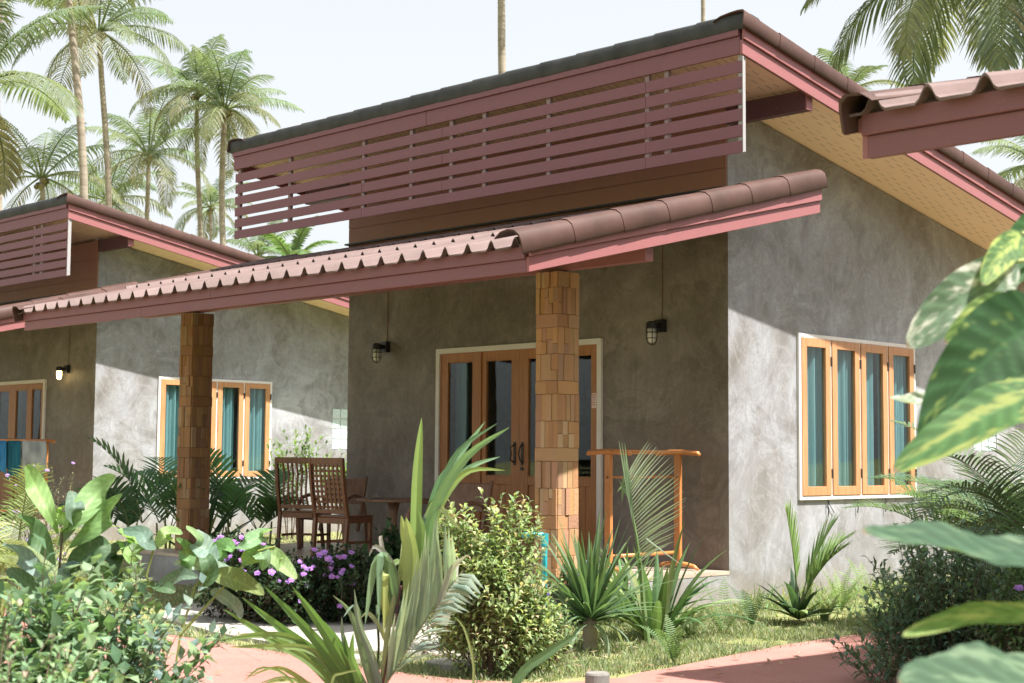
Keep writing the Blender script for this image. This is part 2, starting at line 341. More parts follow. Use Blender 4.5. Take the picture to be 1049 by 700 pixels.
WIN = (1.17, 3.50, .667, 2.405); DOOR = (-4.29, -1.655, 0, 2.365); GBL = (4.90, 5.47, 1.2, 1.97)
def build_house():
    h = empty('bungalow', (0, 0, 0), 0, 'grey plastered bungalow in the middle with mauve slatted roof screen and stone clad porch pillars', 'house', 'plastered bungalows with mauve roof trim')
    w = MB()
    wall_y(w, 0, .15, XL, -.002, 3.62, [DOOR]); w.build('front_wall', 'plaster_shaded', h); w = MB()
    w.box((-.0019, 0, -.36), (0, .15, 3.62))
    wall_x(w, 0, -.15, .15, YB, lambda y: sof(y) - .01, [WIN, GBL])
    w.hexa([(-.15, 0, 3.62), (0, 0, 3.62), (0, .15, 3.62), (-.15, .15, 3.62), (-.15, 0, 4.64), (0, 0, 4.64), (0, .15, 4.61), (-.15, .15, 4.61)])
    wall_x(w, XL, XL + .15, .15, YB, lambda y: sof(y) - .01, [])
    wall_y(w, YB, YB + .15, XL, 0, sof(YB) - .05, [])
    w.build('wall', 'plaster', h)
    m = MB(); m.box((XL + .15, .15, -.34), (-.15, YB, -.02)); m.build('inner_floor', 'dark_wood', h)
    # porch floor and step
    m = MB(); m.box((-6.3, -2.78, -.36), (0, 0, -.035)); m.build('porch_base', 'plaster', h)
    m = MB(); m.box((-6.3, -2.79, -.0351), (.004, -.001, 0))
    fl = m.build('porch_floor', 'porch_tile', h)
    m = MB(); m.box((-3.1, -3.16, -.36), (-.9, -2.785, -.18)); m.build('step', 'step_concrete', h, bevel=.008)
    # clerestory boards
    m = MB(); zt = 4.6
    for a, b, d in ((3.70, 3.98, .022), (3.985, 4.3, .024), (4.305, zt, .022)): m.box((XL, -d, a), (-.008, -.001, b))
    m.build('clerestory_panel', 'brown_board', h)
    m = MB(); m.box((XL, .0, 3.62), (-.151, .1, 4.6)); m.build('clerestory_backing', 'brown_board', h)
    # main roof
    X0, X1, Y0, Y1 = -7.02, 1.0, -1.1, YB + .95
    m = MB(); z = lambda y: sof(y)
    m.hexa([(X0 + .03, Y0 + .03, z(Y0)), (X1 - .03, Y0 + .03, z(Y0)), (X1 - .03, Y1, z(Y1)), (X0 + .03, Y1, z(Y1)), (X0 + .03, Y0 + .03, z(Y0) + .02), (X1 - .03, Y0 + .03, z(Y0) + .02), (X1 - .03, Y1, z(Y1) + .02), (X0 + .03, Y1, z(Y1) + .02)])
    m.build('soffit', 'soffit', h)
    corrugated('roof_tiles', X0 - .02, X1 + .02, Y1 + .06, Y0 - .02, lambda y: sof(y) + .17, h, course=1.0)
    m = MB()
    for (xa, xb) in ((X1 - .03, X1), (X0, X0 + .03)):       # rake boards, two steps
        for (za, zb, o) in ((-.112, .02, 0), (.022, .165, .022)):
            s = 1 if xa > 0 else -1; a_, b_ = xa + s * o, xb + s * o
            m = MB(); m.hexa([(a_, Y0, z(Y0) + za), (b_, Y0, z(Y0) + za), (b_, Y1, z(Y1) + za), (a_, Y1, z(Y1) + za), (a_, Y0, z(Y0) + zb), (b_, Y0, z(Y0) + zb), (b_, Y1, z(Y1) + zb), (a_, Y1, z(Y1) + zb)])
            m.build('rake_board', 'fascia', h, bevel=.004)
    m = MB(); m.box((X0 - .002, Y0 - .002, 4.738), (-3.302, Y0 + .028, 4.90)); m.build('fascia_board', 'mauve', h, bevel=.004); m = MB(); m.box((-3.298, Y0 - .001, 4.739), (X1 - .032, Y0 + .028, 4.90)); m.build('fascia_board', 'mauve', h, bevel=.004)
    m = MB(); m.box((X0 - .01, Y0 - .024, 4.902), (X1 - .032, Y0 + .028, 4.972)); m.build('fascia_board', 'mauve', h, bevel=.004)
    m = MB(); m.box((X0, Y1 - .03, sof(Y1) - .12), (X1 - .032, Y1, sof(Y1) + .15)); m.build('fascia_board', 'mauve', h, bevel=.004)
    cp = [(-.26, .06), (-.2, .088), (-.1, .102), (-.02, .106), (.035, .1), (.052, .082), (.055, -.035)]
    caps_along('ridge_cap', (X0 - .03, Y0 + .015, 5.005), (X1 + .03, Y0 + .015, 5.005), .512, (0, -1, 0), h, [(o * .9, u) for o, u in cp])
    caps_along('rake_cap', (X1 + .005, Y0 - .04, sof(Y0) + .165), (X1 + .005, Y1 + .05, sof(Y1) + .165), .585, (1, 0, 0), h, cp)
    caps_along('rake_cap', (X0 - .005, Y0 - .04, sof(Y0) + .165), (X0 - .005, Y1 + .05, sof(Y1) + .165), .585, (-1, 0, 0), h, cp)
    m = MB(); m.box((X0 + .06, -.012, 4.42), (.93, .088, 4.614)); m.build('roof_beam', 'dark_mauve', h); m = MB(); m.box((X0 + .06, YB + .03, 3.0), (.93, YB + .1, 3.17)); m.build('roof_beam', 'dark_mauve', h)
    m = MB(); m.box((.931, -.011, 4.421), (.945, .087, 4.613)); m.build('beam_end', 'fascia', h)  # sunlight on the beam's end, painted as a lighter plate
    # slatted screen
    sx = -7.0
    m = MB()
    rr = random.Random(3)
    for i in range(6):
        zb = 3.839 + .1465 * i; cut = [sx, -3.05 if i % 2 else -4.43, -.15, 1.0 - .012]
        for a, b in zip(cut, cut[1:]): m.box((a + .0015, -1.088 + rr.uniform(-.002, .002), zb), (b - .0015, -1.072, zb + .108))
    sl = m.build('slat_screen', 'mauve', h, bevel=.002)
    for x in (-6.94, -5.86, -4.43, -3.585, -2.92, -2.4, -1.455, -.146, .094, .955):
        m = MB(); m.box((x - .025, -1.071, 3.85), (x + .025, -1.03, 4.86)); m.build('screen_post', 'white_board' if x > .9 else 'post_lit', sl)  # posts coloured paler to stand for sun on their sides
    m = MB(); m.box((.989, -1.092, 3.836), (.996, -1.078, 4.715)); m.build('screen_end_strip', 'white_board', sl)
    # porch roof
    PX0, PX1, PY = -7.15, 1.0, -3.82
    S2 = .2365; pz = lambda y: 2.5 + S2 * (y - PY)
    corrugated('porch_roof', PX0 - .03, PX1, PY - .075, .0, lambda y: 2.668 + .264 * (y + 3.85), h, course=1.28)
    m = MB(); m.box((PX0 + .03, PY + .0, 2.5), (-4.602, PY + .03, 2.602)); m.build('porch_fascia', 'mauve', h, bevel=.004)
    m = MB(); m.box((-4.598, PY - .002, 2.501), (PX1 - .03, PY + .03, 2.602)); m.build('porch_fascia', 'mauve', h, bevel=.004)
    m = MB(); m.box((PX0 + .008, PY - .022, 2.604), (-3.302, PY + .03, 2.70)); m.build('porch_fascia', 'mauve', h, bevel=.004)
    m = MB(); m.box((-3.298, PY - .023, 2.604), (PX1 - .03, PY + .03, 2.70)); m.build('porch_fascia', 'mauve', h, bevel=.004)
    m = MB()
    for s, xe in ((1, PX1), (-1, PX0)):
        for (za, zb, zc, o) in ((0, .118, .118, 0), (.12, .19, .285, .022)):
            a_, b_ = xe - s * .03 + s * o, xe + s * o; ye = .12 if s > 0 else -.03
            m = MB(); m.hexa([(a_, PY, pz(PY) + za), (b_, PY, pz(PY) + za), (b_, ye, pz(ye) + za), (a_, ye, pz(ye) + za), (a_, PY, pz(PY) + zb), (b_, PY, pz(PY) + zb), (b_, ye, pz(ye) + zc), (a_, ye, pz(ye) + zc)])
            m.build('porch_rake_board', 'fascia', h, bevel=.004)
    cq = [(-.2, .08), (-.14, .115), (-.06, .128), (.0, .115), (.04, .08), (.052, .03), (.054, -.05)]
    caps_along('porch_rake_cap', (PX1 + .005, PY - .11, 2.69), (PX1 + .005, .15, 3.735), .585, (1, 0, 0), h, cq)
    caps_along('porch_rake_cap', (PX0 + .005, PY - .1, 2.69), (PX0 + .005, -.03, 3.69), .585, (-1, 0, 0), h, [(-.11, .05), (-.07, .078), (0, .082), (.03, .06), (.036, .02), (.036, -.07)])
    m = MB(); m.box((PX0 + .1, -2.34, 2.742), (.905, -2.24, 2.857)); m.build('porch_beam', 'fascia', h)
    for x in [PX0 + .5 + i * 1.05 for i in range(8)]:
        m = MB(); m.hexa([(x, PY + .05, pz(PY) + .12), (x + .05, PY + .05, pz(PY) + .12), (x + .05, -.01, pz(0) + .12), (x, -.01, pz(0) + .12), (x, PY + .05, pz(PY) + .16), (x + .05, PY + .05, pz(PY) + .16), (x + .05, -.01, pz(0) + .21), (x, -.01, pz(0) + .21)])
        m.build('rafter', 'fascia', h)
    # flashing where the porch roof meets the wall
    m = MB(); m.bar((XL + .01, -.05, 3.775), (.02, -.05, 3.775), .1, .02); m.build('flashing', 'black_metal', h)
    # pillars
    pals = [(.36, .19, .11), (.44, .22, .09), (.48, .24, .09), (.4, .18, .07), (.5, .28, .12), (.47, .26, .13), (.42, .2, .12), (.55, .36, .2), (.44, .2, .08), (.5, .24, .08)]
    for x0 in (-.30, -6.1):
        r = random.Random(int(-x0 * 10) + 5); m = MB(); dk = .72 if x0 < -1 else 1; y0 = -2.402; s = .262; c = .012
        m.box((x0 + c, y0 + c, -.0), (x0 + s - c, y0 + s - c, 2.73), (.1, .06, .035))
        z = 0.0
        seq = [.235, .235, .118]; k = 0
        while z < 2.725:
            hgt = min(seq[k % 3], 2.73 - z); k += 1
            for side in range(4):
                n = r.choice([4, 4, 5]) if hgt > .13 else (1 if r.random() < .5 else 2)
                if hgt < .05: n = 1
                wds = [r.uniform(.8, 1.2) for _ in range(n)]; t = sum(wds); u = 0
                for wd in wds:
                    a, b = u, u + wd / t; u = b; nh = r.choice([1, 1, 1, 2]) if hgt > .2 else 1; zz = z; sp = r.uniform(.35, .65)
                    for q in range(nh):
                        h1 = hgt if nh == 1 else hgt * (sp if q == 0 else 1 - sp); o = r.uniform(.000, .017)
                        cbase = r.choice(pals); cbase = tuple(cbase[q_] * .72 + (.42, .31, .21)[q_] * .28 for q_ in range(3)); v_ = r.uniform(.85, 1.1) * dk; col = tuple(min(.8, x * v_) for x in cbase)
                        A, B = a * s + .0012, b * s - .0012
                        if side == 0: p, e = (x0 + A, y0 - o, zz + .0015), (x0 + B, y0 + .02, zz + h1 - .0015)
                        elif side == 1: p, e = (x0 + s - .02, y0 + A + .001, zz + .0015), (x0 + s + o, y0 + B, zz + h1 - .0015)
                        elif side == 2: p, e = (x0 + A, y0 + s - .02, zz + .0015), (x0 + B, y0 + s + o, zz + h1 - .0015)
                        else: p, e = (x0 - o, y0 + A, zz + .0015), (x0 + .02, y0 + B, zz + h1 - .0015)
                        m.box(p, e, col); zz += h1
            z += hgt
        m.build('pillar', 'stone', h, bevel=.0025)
    # door
    x0, x1, _, zt = DOOR; m = MB()
    m.box((x0, -.035, 0), (x0 + .062, .06, zt)); m.box((x1 - .062, -.035, 0), (x1, .06, zt)); m.box((x0 + .062, -.035, zt - .062), (x1 - .062, .06, zt))
    d = m.build('door', 'white_trim', h, bevel=.003)
    xa = [-4.228, -3.53, -2.915, -2.30, -1.717]
    def leaf(nm, a, b, yy, st0, st1, rz=True):
        m = MB(); y0, y1 = yy, yy + .045; gz0, gz1 = .875, 2.2; zt2 = 2.302
        m.box((a, y0, .01), (a + st0, y1, zt2)); m.box((b - st1, y0, .01), (b, y1, zt2)); m.box((a + st0, y0, gz1), (b - st1, y1, zt2)); m.box((a + st0, y0, .78), (b - st1, y1, gz0)); m.box((a + st0, y0, .01), (b - st1, y1, .16))
        g0 = a + st0; g1 = b - st1; n = 4
        for i in range(n): m.box((g0 + (g1 - g0) * i / n + .002, y0 + .014, .161), (g0 + (g1 - g0) * (i + 1) / n - .002, y1 - .01, .779))
        for q in (gz0, gz1 - .012): m.box((g0, y0 + .008, q), (g1, y1 - .008, q + .012))
        m.build(nm, 'teak_red', d, bevel=.003)
        m = MB(); m.box((g0 - .002, y0 + .02, gz0 + .001), (g1 + .002, y0 + .026, gz1 - .001)); m.build('glass_pane', 'glass', d)
        return g0, g1
    leaf('side_light', xa[0], xa[1] - .001, -.012, .132, .145); leaf('side_light', xa[3] + .001, xa[4], -.012, .145, .1)
    leaf('door_leaf', xa[1] + .001, xa[2] - .001, .006, .068, .133); leaf('door_leaf', xa[2] + .001, xa[3] - .001, .006, .133, .068)
    for s, x in ((-1, -2.985), (1, -2.865)):
        m = MB(); m.box((x - .016, -.004, 1.0), (x + .016, .008, 1.26)); m.tube([(x, -.004, 1.03), (x + s * .018, -.05, 1.06), (x - s * .004, -.055, 1.13), (x + s * .018, -.05, 1.2), (x, -.004, 1.23)], .008, 8)
        if s > 0: m.tube([(x, .008, .96), (x, -.012, .96)], .02, 12)
        m.build('handle', 'black_metal', d, smooth=False)
    for (a, b) in ((-4.2, -4.0), (-3.16, -3.0), (-1.86, -1.76)):      # curtains drawn inside the door
        m = MB(); n = 40; vs = []
        for i in range(n + 1):
            x = a + (b - a) * i / n; y = .22 + .03 * math.sin(i * 1.1) + .01 * math.sin(i * 2.3)
            vs += [(x, y, .1), (x, y, 2.3)]
        m.add(vs, [(2 * i, 2 * i + 2, 2 * i + 3, 2 * i + 1) for i in range(n)]); m.build('curtain', 'curtain', d, smooth=True)
    # side window
    y0, y1, z0, z1 = WIN; m = MB(); t = .042
    m.box((-.1, y0, z0), (.03, y1, z0 + t)); m.box((-.1, y0, z1 - t), (.03, y1, z1)); n = 4; ty = .03
    m.box((-.1, y0, z0 + t), (.03, y0 + t, z1 - t)); m.box((-.1, y1 - t, z0 + t), (.03, y1, z1 - t))
    wd = (y1 - y0 - 2 * t - 3 * ty) / n; cs = []
    for i in range(n):
        a = y0 + t + i * (wd + ty); cs.append(a)
        if i: m.box((-.09, a - ty, z0 + t), (.024, a, z1 - t))
    win = m.build('window', 'white_trim', h, bevel=.003)
    cm = None
    for i, a in enumerate(cs):
        m = MB(); fw = .096; b = a + wd; X = .038; Xi = -.005; zb, zt_ = z0 + t + .002, z1 - t - .002
        m.box((Xi, a + .001, zb), (X, a + fw, zt_)); m.box((Xi, b - fw, zb), (X, b - .001, zt_)); m.box((Xi, a + fw, zb), (X, b - fw, zb + .095)); m.box((Xi, a + fw, zt_ - .09), (X, b - fw, zt_))
        m.build('casement', 'teak', win, bevel=.004)
        m = MB(); m.box((.01, a + fw - .002, zb + .096), (.015, b - fw + .002, zt_ - .091)); m.build('window_pane', 'glass', win)
        for zz in (zb + .18, zt_ - .28): m = MB(); m.box((.0381, b - .006, zz), (.046, b + .02, zz + .1)); m.build('hinge', 'black_metal', win)
        m = MB(); q = b - fw * .6; m.tube([(.02, q, z0 - .002), (.035, q + .004, z0 - .03), (.02, q, z0 - .06), (.03, q + .006, z0 - .1), (.022, q + .002, z0 - .15 - .03 * (i == 0))], .006, 6)
        if i == 0: m.tube([(.02, q, z0 - .02), (.02, q + .12, z0 - .14)], .004, 6)
        m.build('stay_hook', 'black_metal', win)
    for (a, b) in ((y0 + .03, y0 + 1.0), (y0 + 1.02, y0 + 1.6), (y0 + 1.66, y1 - .03)):
        m = MB(); n = int((b - a) * 70); vs = []
        for i in range(n + 1):
            y = a + (b - a) * i / n; x = -.075 + .042 * math.sin(i * .62) + .02 * math.sin(i * 1.7 + 1)
            vs += [(x, y, z0 - .1), (x, y, z1 + .1)]
        m.add(vs, [(2 * i, 2 * i + 2, 2 * i + 3, 2 * i + 1) for i in range(n)]); m.build('curtain', 'curtain', win, smooth=True)
    # glass blocks
    y0, y1, z0, z1 = GBL; m = MB(); m.box((-.1, y0, z0), (-.02, y1, z1)); gb = m.build('glass_block_window', 'white_trim', h); m = MB()
    for i in range(3):
        for j in range(4): m = MB(); m.box((-.019, y0 + .19 * i + .008, z0 + .1925 * j + .008), (-.004, y0 + .19 * (i + 1) - .008, z0 + .1925 * (j + 1) - .008)); m.build('glass_block', 'glass_block', gb, bevel=.012)
    return h
house = build_house()
h2 = copy_tree(house); h2.location = (-13.2, .46, 0); h2['label'] = 'plastered bungalow at the left edge, set further back, with clothes drying on its porch'
h3 = copy_tree(house); h3.location = (12.47, -2.25, -.06); h3['label'] = 'nearest bungalow, only the corner of its porch roof juts in at the right'

def wall_lamp(loc, lit, label):
    e = empty('wall_lamp', loc, 0, label, 'wall lamp', 'caged lamps on the porch walls')
    m = MB(); m.box((-.06, -.07, -.06), (.06, 0, .07)); m.build('mount_box', 'black_metal', e, bevel=.006)
    m = MB(); m.box((-.025, -.13, -.02), (.025, -.07, .03)); m.tube([(0, -.17, .045), (0, -.17, .03), (0, -.17, -.03)], [.03, .058, .062], 16); m.build('lamp_cap', 'black_metal', e)
    m = MB(); m.tube([(0, -.17, -.03), (0, -.17, -.12), (0, -.17, -.16), (0, -.17, -.175)], [.042, .044, .034, .012], 16); m.build('lamp_glass', 'glow' if lit else 'frosted', e, smooth=True)
    m = MB()
    for k in range(4):
        a = math.pi / 4 + k * math.pi / 2; c, s_ = math.cos(a), math.sin(a)
        m.tube([(.056 * c, -.17 + .056 * s_, -.03), (.056 * c, -.17 + .056 * s_, -.13), (.04 * c, -.17 + .04 * s_, -.18), (0, -.17, -.2)], .0045, 5)
    for z in (-.07, -.13):
        m.tube([(.057 * math.cos(t), -.17 + .057 * math.sin(t), z) for t in [i * math.pi / 8 for i in range(17)]], .0045, 5, caps=False)
    m.build('cage', 'black_metal', e)
    m = MB(); m.tube([(0, -.006, .07), (.004, -.006, .6), (0, -.006, 1.1)], .005, 5); m.build('cable', 'mid_wood', e)
    return e
wall_lamp((-.84, 0, 2.44), 0, 'unlit black caged wall lamp to the right of the porch doors')
wall_lamp((-5.23, 0, 2.43), 0, 'unlit black caged wall lamp left of the porch doors above the table')
wall_lamp((-14.1, .46, 2.5), 1, 'glowing caged wall lamp on the far left bungalow')

# notice on the door frame
m = MB(); m.box((-1.80, -.019, 1.62), (-1.735, -.0165, 1.78)); nt = m.build('paper_notice', 'paper'); tag(nt, 'small pinkish paper notice stuck on the right door frame', 'notice')
m = MB()
for i in range(5): m.box((-1.792, -.0195, 1.755 - i * .026), (-1.745, -.0191, 1.762 - i * .026))
m.build('print', 'fascia', nt)

# ------------------------------------------------------------------ furniture
def chair(loc, face, lattice, label):
    e = empty('dining_chair', loc, rad(face - 90), label, 'chair', 'dark wooden chairs on the porch')
    W = .235; wd = 'dark_wood'
    m = MB(); m.box((-.2, .012, .43), (.2, .43, .455)); m.build('seat', wd, e, bevel=.008)
    def bk(z): 
        t = (z - .43) / .63; return -.10 * max(0, t) + (-.018 * math.sin(math.pi * max(0, t))) if z > .43 else -.04 * (.43 - z) / .43
    for s in (-1, 1):
        m = MB(); zs = [0, .2, .43, .6, .8, .95, 1.05]
        for a, b in zip(zs, zs[1:]): m.bar((s * W, bk(a), a), (s * W, bk(b), b + .001), .034, .04, up=(0, 1, 0))
        m.build('rear_leg', wd, e)
        m = MB(); m.bar((s * .185, .4, 0), (s * .185, .4, .43), .036, .036, up=(0, 1, 0)); m.build('front_leg', wd, e)
    m = MB(); m.bar((-.185, .4, .4), (.185, .4, .4), .02, .05); m.bar((-.2, .0, .4), (.2, .0, .4), .02, .06)
    for s in (-1, 1): m.bar((s * .195, .0, .4), (s * .187, .4, .4), .02, .05); m.bar((s * .2, -.01, .17), (s * .187, .4, .17), .018, .028)
    m.bar((-.19, .2, .171), (.19, .2, .171), .02, .028); m.build('frame', wd, e)
    m = MB(); m.bar((-W - .02, bk(1.03), 1.035), (W + .02, bk(1.03), 1.035), .03, .07); m.build('crest_rail', wd, e, bevel=.005); m = MB(); m.bar((-W, bk(.5), .5), (W, bk(.5), .5), .026, .05); m.build('back_rail', wd, e, bevel=.005)
    m = MB()
    if lattice:
        for i in range(6): 
            x = -.155 + .062 * i
            for a, b in ((.52, .7), (.7, .86), (.86, 1.01)): m.bar((x, bk(a), a), (x, bk(b), b), .024, .012, up=(0, 1, 0))
        for j in range(9): z = .545 + .055 * j; m.bar((-W, bk(z) + .007, z), (W, bk(z) + .007, z), .012, .026)
    else:
        for i in range(6):
            x = -.15 + .06 * i
            for a, b in ((.52, .64), (.64, .76), (.76, .88), (.88, 1.01)):
                f_ = lambda z: bk(z) - .025 * math.sin((z - .52) / .49 * 2 * math.pi)
                m.bar((x, f_(a), a), (x, f_(b), b + .002), .022, .012, up=(0, 1, 0))
    m.build('back_lattice' if lattice else 'back_slat', wd, e); return e
pa = spot(306, 464, 17.3); pb = spot(341, 464, 15.9)
chair((pa.x, pa.y, 0), 112, 0, 'dark wooden chair with vertical back slats, left of the lattice backed one')
chair((pb.x, pb.y, 0), 98, 1, 'dark wooden chair with a square lattice back')
def armchair(loc, face, label):
    e = empty('armchair', loc, rad(face - 90), label, 'armchair', 'low brown wooden armchairs by the wall')
    wd = 'mid_wood'
    m = MB(); m.hexa([(-.24, 0, .32), (.24, 0, .32), (.24, .5, .38), (-.24, .5, .38), (-.24, 0, .35), (.24, 0, .35), (.24, .5, .41), (-.24, .5, .41)]); m.build('seat', wd, e, bevel=.01)
    m = MB(); m.hexa([(-.25, -.16, .52), (.25, -.16, .52), (.25, -.13, .52), (-.25, -.13, .52), (-.25, -.26, .82), (.25, -.26, .82), (.25, -.235, .82), (-.25, -.235, .82)]); m.build('backrest', wd, e, bevel=.012)
    for s in (-1, 1):
        x = s * .29; m = MB()
        m.tube([(x, -.22, 0), (x, -.15, .3), (x, -.1, .5), (x, .0, .6), (x, .2, .63), (x, .4, .6), (x, .5, .5), (x, .5, .3), (x, .44, 0)], .026, 8, flat=.8); m.build('arm', wd, e, smooth=True)
        m = MB(); m.bar((s * .245, -.27, .84), (s * .245, -.02, .2), .03, .035); m.bar((s * .262, -.12, .33), (s * .262, .49, .37), .025, .04); m.build('side_rail', wd, e)
    return e
armchair((-5.2, -.75, 0), -62, 'low wooden armchair behind the round table against the wall')
p = spot(470, 464, 15.4); armchair((p.x, p.y, 0), -75, 'low wooden armchair nearest the porch doors, half hidden by the foreground palm')
p = spot(404, 464, 16.2)
tb = empty('round_table', (p.x, p.y, 0), 0, 'small round dark wooden table between the chairs', 'table')
m = MB(); m.tube([(0, 0, .6), (0, 0, .607), (0, 0, .625), (0, 0, .632)], [.38, .4, .4, .39], 40); m.build('tabletop', 'mid_wood', tb)
m = MB(); m.tube([(0, 0, .03), (0, 0, .2), (0, 0, .45), (0, 0, .6)], [.05, .035, .04, .07], 14); m.build('pedestal', 'mid_wood', tb, smooth=True)
for k in range(4):
    m = MB(); a = k * math.pi / 2 + .4; m.tube([(0, 0, .12), (.15 * math.cos(a), .15 * math.sin(a), .07), (.3 * math.cos(a), .3 * math.sin(a), .015)], [.025, .022, .015], 8); m.build('foot', 'mid_wood', tb)
# crumpled cloth on table
m = MB(); n = 10; vs = []
for i in range(n):
    for j in range(n):
        x, y = (i - 4.5) * .016, (j - 4.5) * .016; r = math.hypot(x, y); vs.append((p.x - .15 + x, p.y - .1 + y, .634 + max(0, .075 - r * .95) + .012 * noise.noise(V((x * 60, y * 60, 1)))))
m.add(vs, [(i * n + j, (i + 1) * n + j, (i + 1) * n + j + 1, i * n + j + 1) for i in range(n - 1) for j in range(n - 1)], (.35, .3, .27))
tag(m.build('crumpled_cloth', 'cloth', smooth=True), 'small crumpled grey cloth lying on the round table', 'cloth')

def rack(loc, label, wdmat='teak_light', L=1.03, H=1.15, group=None):
    e = empty('clothes_rack', loc, 0, label, 'clothes rack', group)
    for y in (0, -L):
        m = MB(); m.bar((0, y, .05), (0, y, H - .02), .04, .075, up=(1, 0, 0)); m.build('post', wdmat, e, bevel=.006)
        m = MB(); m.tube([(-.25, y, .012), (-.2, y, .04), (-.1, y, .055), (0, y, .06), (.1, y, .055), (.2, y, .04), (.25, y, .012)], [.014, .026, .03, .034, .03, .026, .014], 8, flat=.8); m.build('foot', wdmat, e, smooth=True)
        m = MB(); m.tube([(-.27, y, H - .03), (-.25, y, H - .01), (-.1, y, H), (.1, y, H), (.25, y, H - .01), (.27, y, H - .03)], [.018, .03, .032, .032, .03, .018], 8, flat=.8); m.build('top_arm', wdmat, e, smooth=True)
    for x, z, r in ((-.22, H, .02), (.22, H, .02), (0, H - .24, .011), (0, .17, .018), (.08, H - .01, .012)):
        m = MB(); m.tube([(x, .02, z), (x, -L - .02, z)], r, 10); m.build('rail', wdmat, e, smooth=True)
    return e
rack((-.42, -.27, 0), 'empty orange wooden clothes rack standing on the near end of the porch', group='wooden clothes racks on the porches')
rack((-14.0, .05, 0), 'wooden clothes rack hung with washing on the far left porch', L=1.3, H=1.3, group='wooden clothes racks on the porches')
def towel(x, ya, yb, ztop, la, lb, col, label, seed, name='towel'):
    m = MB(); n = 16; r = random.Random(seed); vs = []; cols = []
    prof = [(-.035, -la), (-.035, -la * .66), (-.03, -la * .33), (-.02, -.03), (0, .004), (.02, -.03), (.035, -lb * .33), (.04, -lb * .66), (.045, -lb)]
    for i in range(n + 1):
        y = ya + (yb - ya) * i / n
        for (dx, dz) in prof:
            d = -dz; vs.append((x + dx + .03 * math.sin(i * 1.3 + seed) * d * 1.3, y + .01 * math.sin(i) * d, ztop + .02 + dz - (.05 * math.sin(i * .35 + seed) if dz < -.2 else 0)))
            g = .75 + .5 * noise.noise(V((y * 9, dz * 4, seed))); cols.append(tuple(c * g for c in col))
    k = len(prof); m.add(vs, [(i * k + j, (i + 1) * k + j, (i + 1) * k + j + 1, i * k + j + 1) for i in range(n) for j in range(k - 1)], cols)
    o = m.build(name, 'cloth', smooth=True); sm = o.modifiers.new('thick', 'SOLIDIFY'); sm.thickness = .006; tag(o, label, name.replace('_', ' '), 'washing on the far left rack'); return o
towel(-13.78, -.08, -.5, 1.3, .3, .5, (.5, .53, .58), 'pale grey towel hanging at the right end of the far rack', 1)
towel(-13.78, -.53, -.74, 1.3, .3, .62, (.04, .2, .3), 'dark teal cloth hanging between grey towel and blue one', 2)
towel(-13.78, -.77, -1.22, 1.3, .3, .55, (.07, .3, .66), 'bright blue towel at the left end of the far rack', 3)
towel(-14.22, -.3, -1.0, 1.3, .5, .5, (.05, .06, .08), 'dark garment hanging on the back rail of the far rack', 4, 'garment')

# standpipe by the pillar
q = gp(558, 640); m = MB(); q = V((.25, -3.05, GZ)); 
pq = spot(558, 548, (ROT.transposed() @ (q - CAM)).z * -1); q = V((pq.x, pq.y, GZ))
e = empty('water_pipe', q, 0, 'bright teal plastic water pipe with an elbow beside the near pillar', 'pipe')
m = MB(); H = pq.z - GZ; sd = V((-.704, -.71, 0)); m.tube([(0, 0, 0), (0, 0, H - .02), sd * .02 + V((0, 0, H)), sd * .1 + V((0, 0, H)), sd * .24 + V((0, 0, H - .005))], .022, 12); m.build('pipe', 'teal_plastic', e, smooth=True)
m = MB(); m.tube([(0, 0, H - .09), (0, 0, H + .01)], .031, 12); m.tube([(0, 0, .18), (0, 0, .26)], .031, 12); m.build('joint', 'teal_plastic', e)
# short concrete post
q = gp(612, 689, -.05); e = empty('bollard', (q.x, q.y, GZ), 0, 'short round weathered grey post at the edge of the pink path', 'post')
m = MB(); h_ = .28; m.tube([(0, 0, 0), (0, 0, h_ - .01), (0, 0, h_), (0, 0, h_ - .001), (0, 0, h_ - .05)], [.066, .066, .06, .03, .028], 24); m.build('shaft', 'concrete_grey', e)

# ------------------------------------------------------------------ vegetation
def vary(c, a, r=R_): 
    k = r.uniform(1 - a, 1 + a); h = r.uniform(-a, a) * .5; return (max(.004, c[0] * k * (1 + h)), c[1] * k, max(.003, c[2] * k * (1 - h)))
UP = V((0, 0, 1))
def strip(mb, pts, w, side, col, fold=.0, tipc=None):
    """leaf blade along pts; w = list of half widths; side = sideways vector; V fold"""
    vs = []; cols = []; n = len(pts)
    for i, p in enumerate(pts):
        t = (pts[min(i + 1, n - 1)] - pts[max(i - 1, 0)]); t = t.normalized() if t.length > 1e-9 else UP
        s = side - t * side.dot(t); s = s.normalized() if s.length > 1e-6 else t.orthogonal().normalized(); u = s.cross(t)
        hw = w[i]; vs += [p - s * hw + u * hw * fold, p, p + s * hw + u * hw * fold]
        c = col if tipc is None else tuple(col[k] + (tipc[k] - col[k]) * (i / (n - 1)) ** 2 for k in range(3))
        cols += [c, tuple(x * 1.15 for x in c), c]
    fs = []
    for i in range(n - 1):
        o = 3 * i; fs += [(o, o + 1, o + 4, o + 3), (o + 1, o + 2, o + 5, o + 4)]
    mb.add(vs, fs, cols)
def arc(p, az, el, L, bend, n):
    """points of a curve starting at azimuth/elevation, bending down by `bend` radians in total"""
    pts = [V(p)]; e = el
    for i in range(n):
        e = el - bend * ((i + .5) / n) ** 1.3; d = V((math.cos(az) * math.cos(e), math.sin(az) * math.cos(e), math.sin(e))); pts.append(pts[-1] + d * (L / n))
    return pts
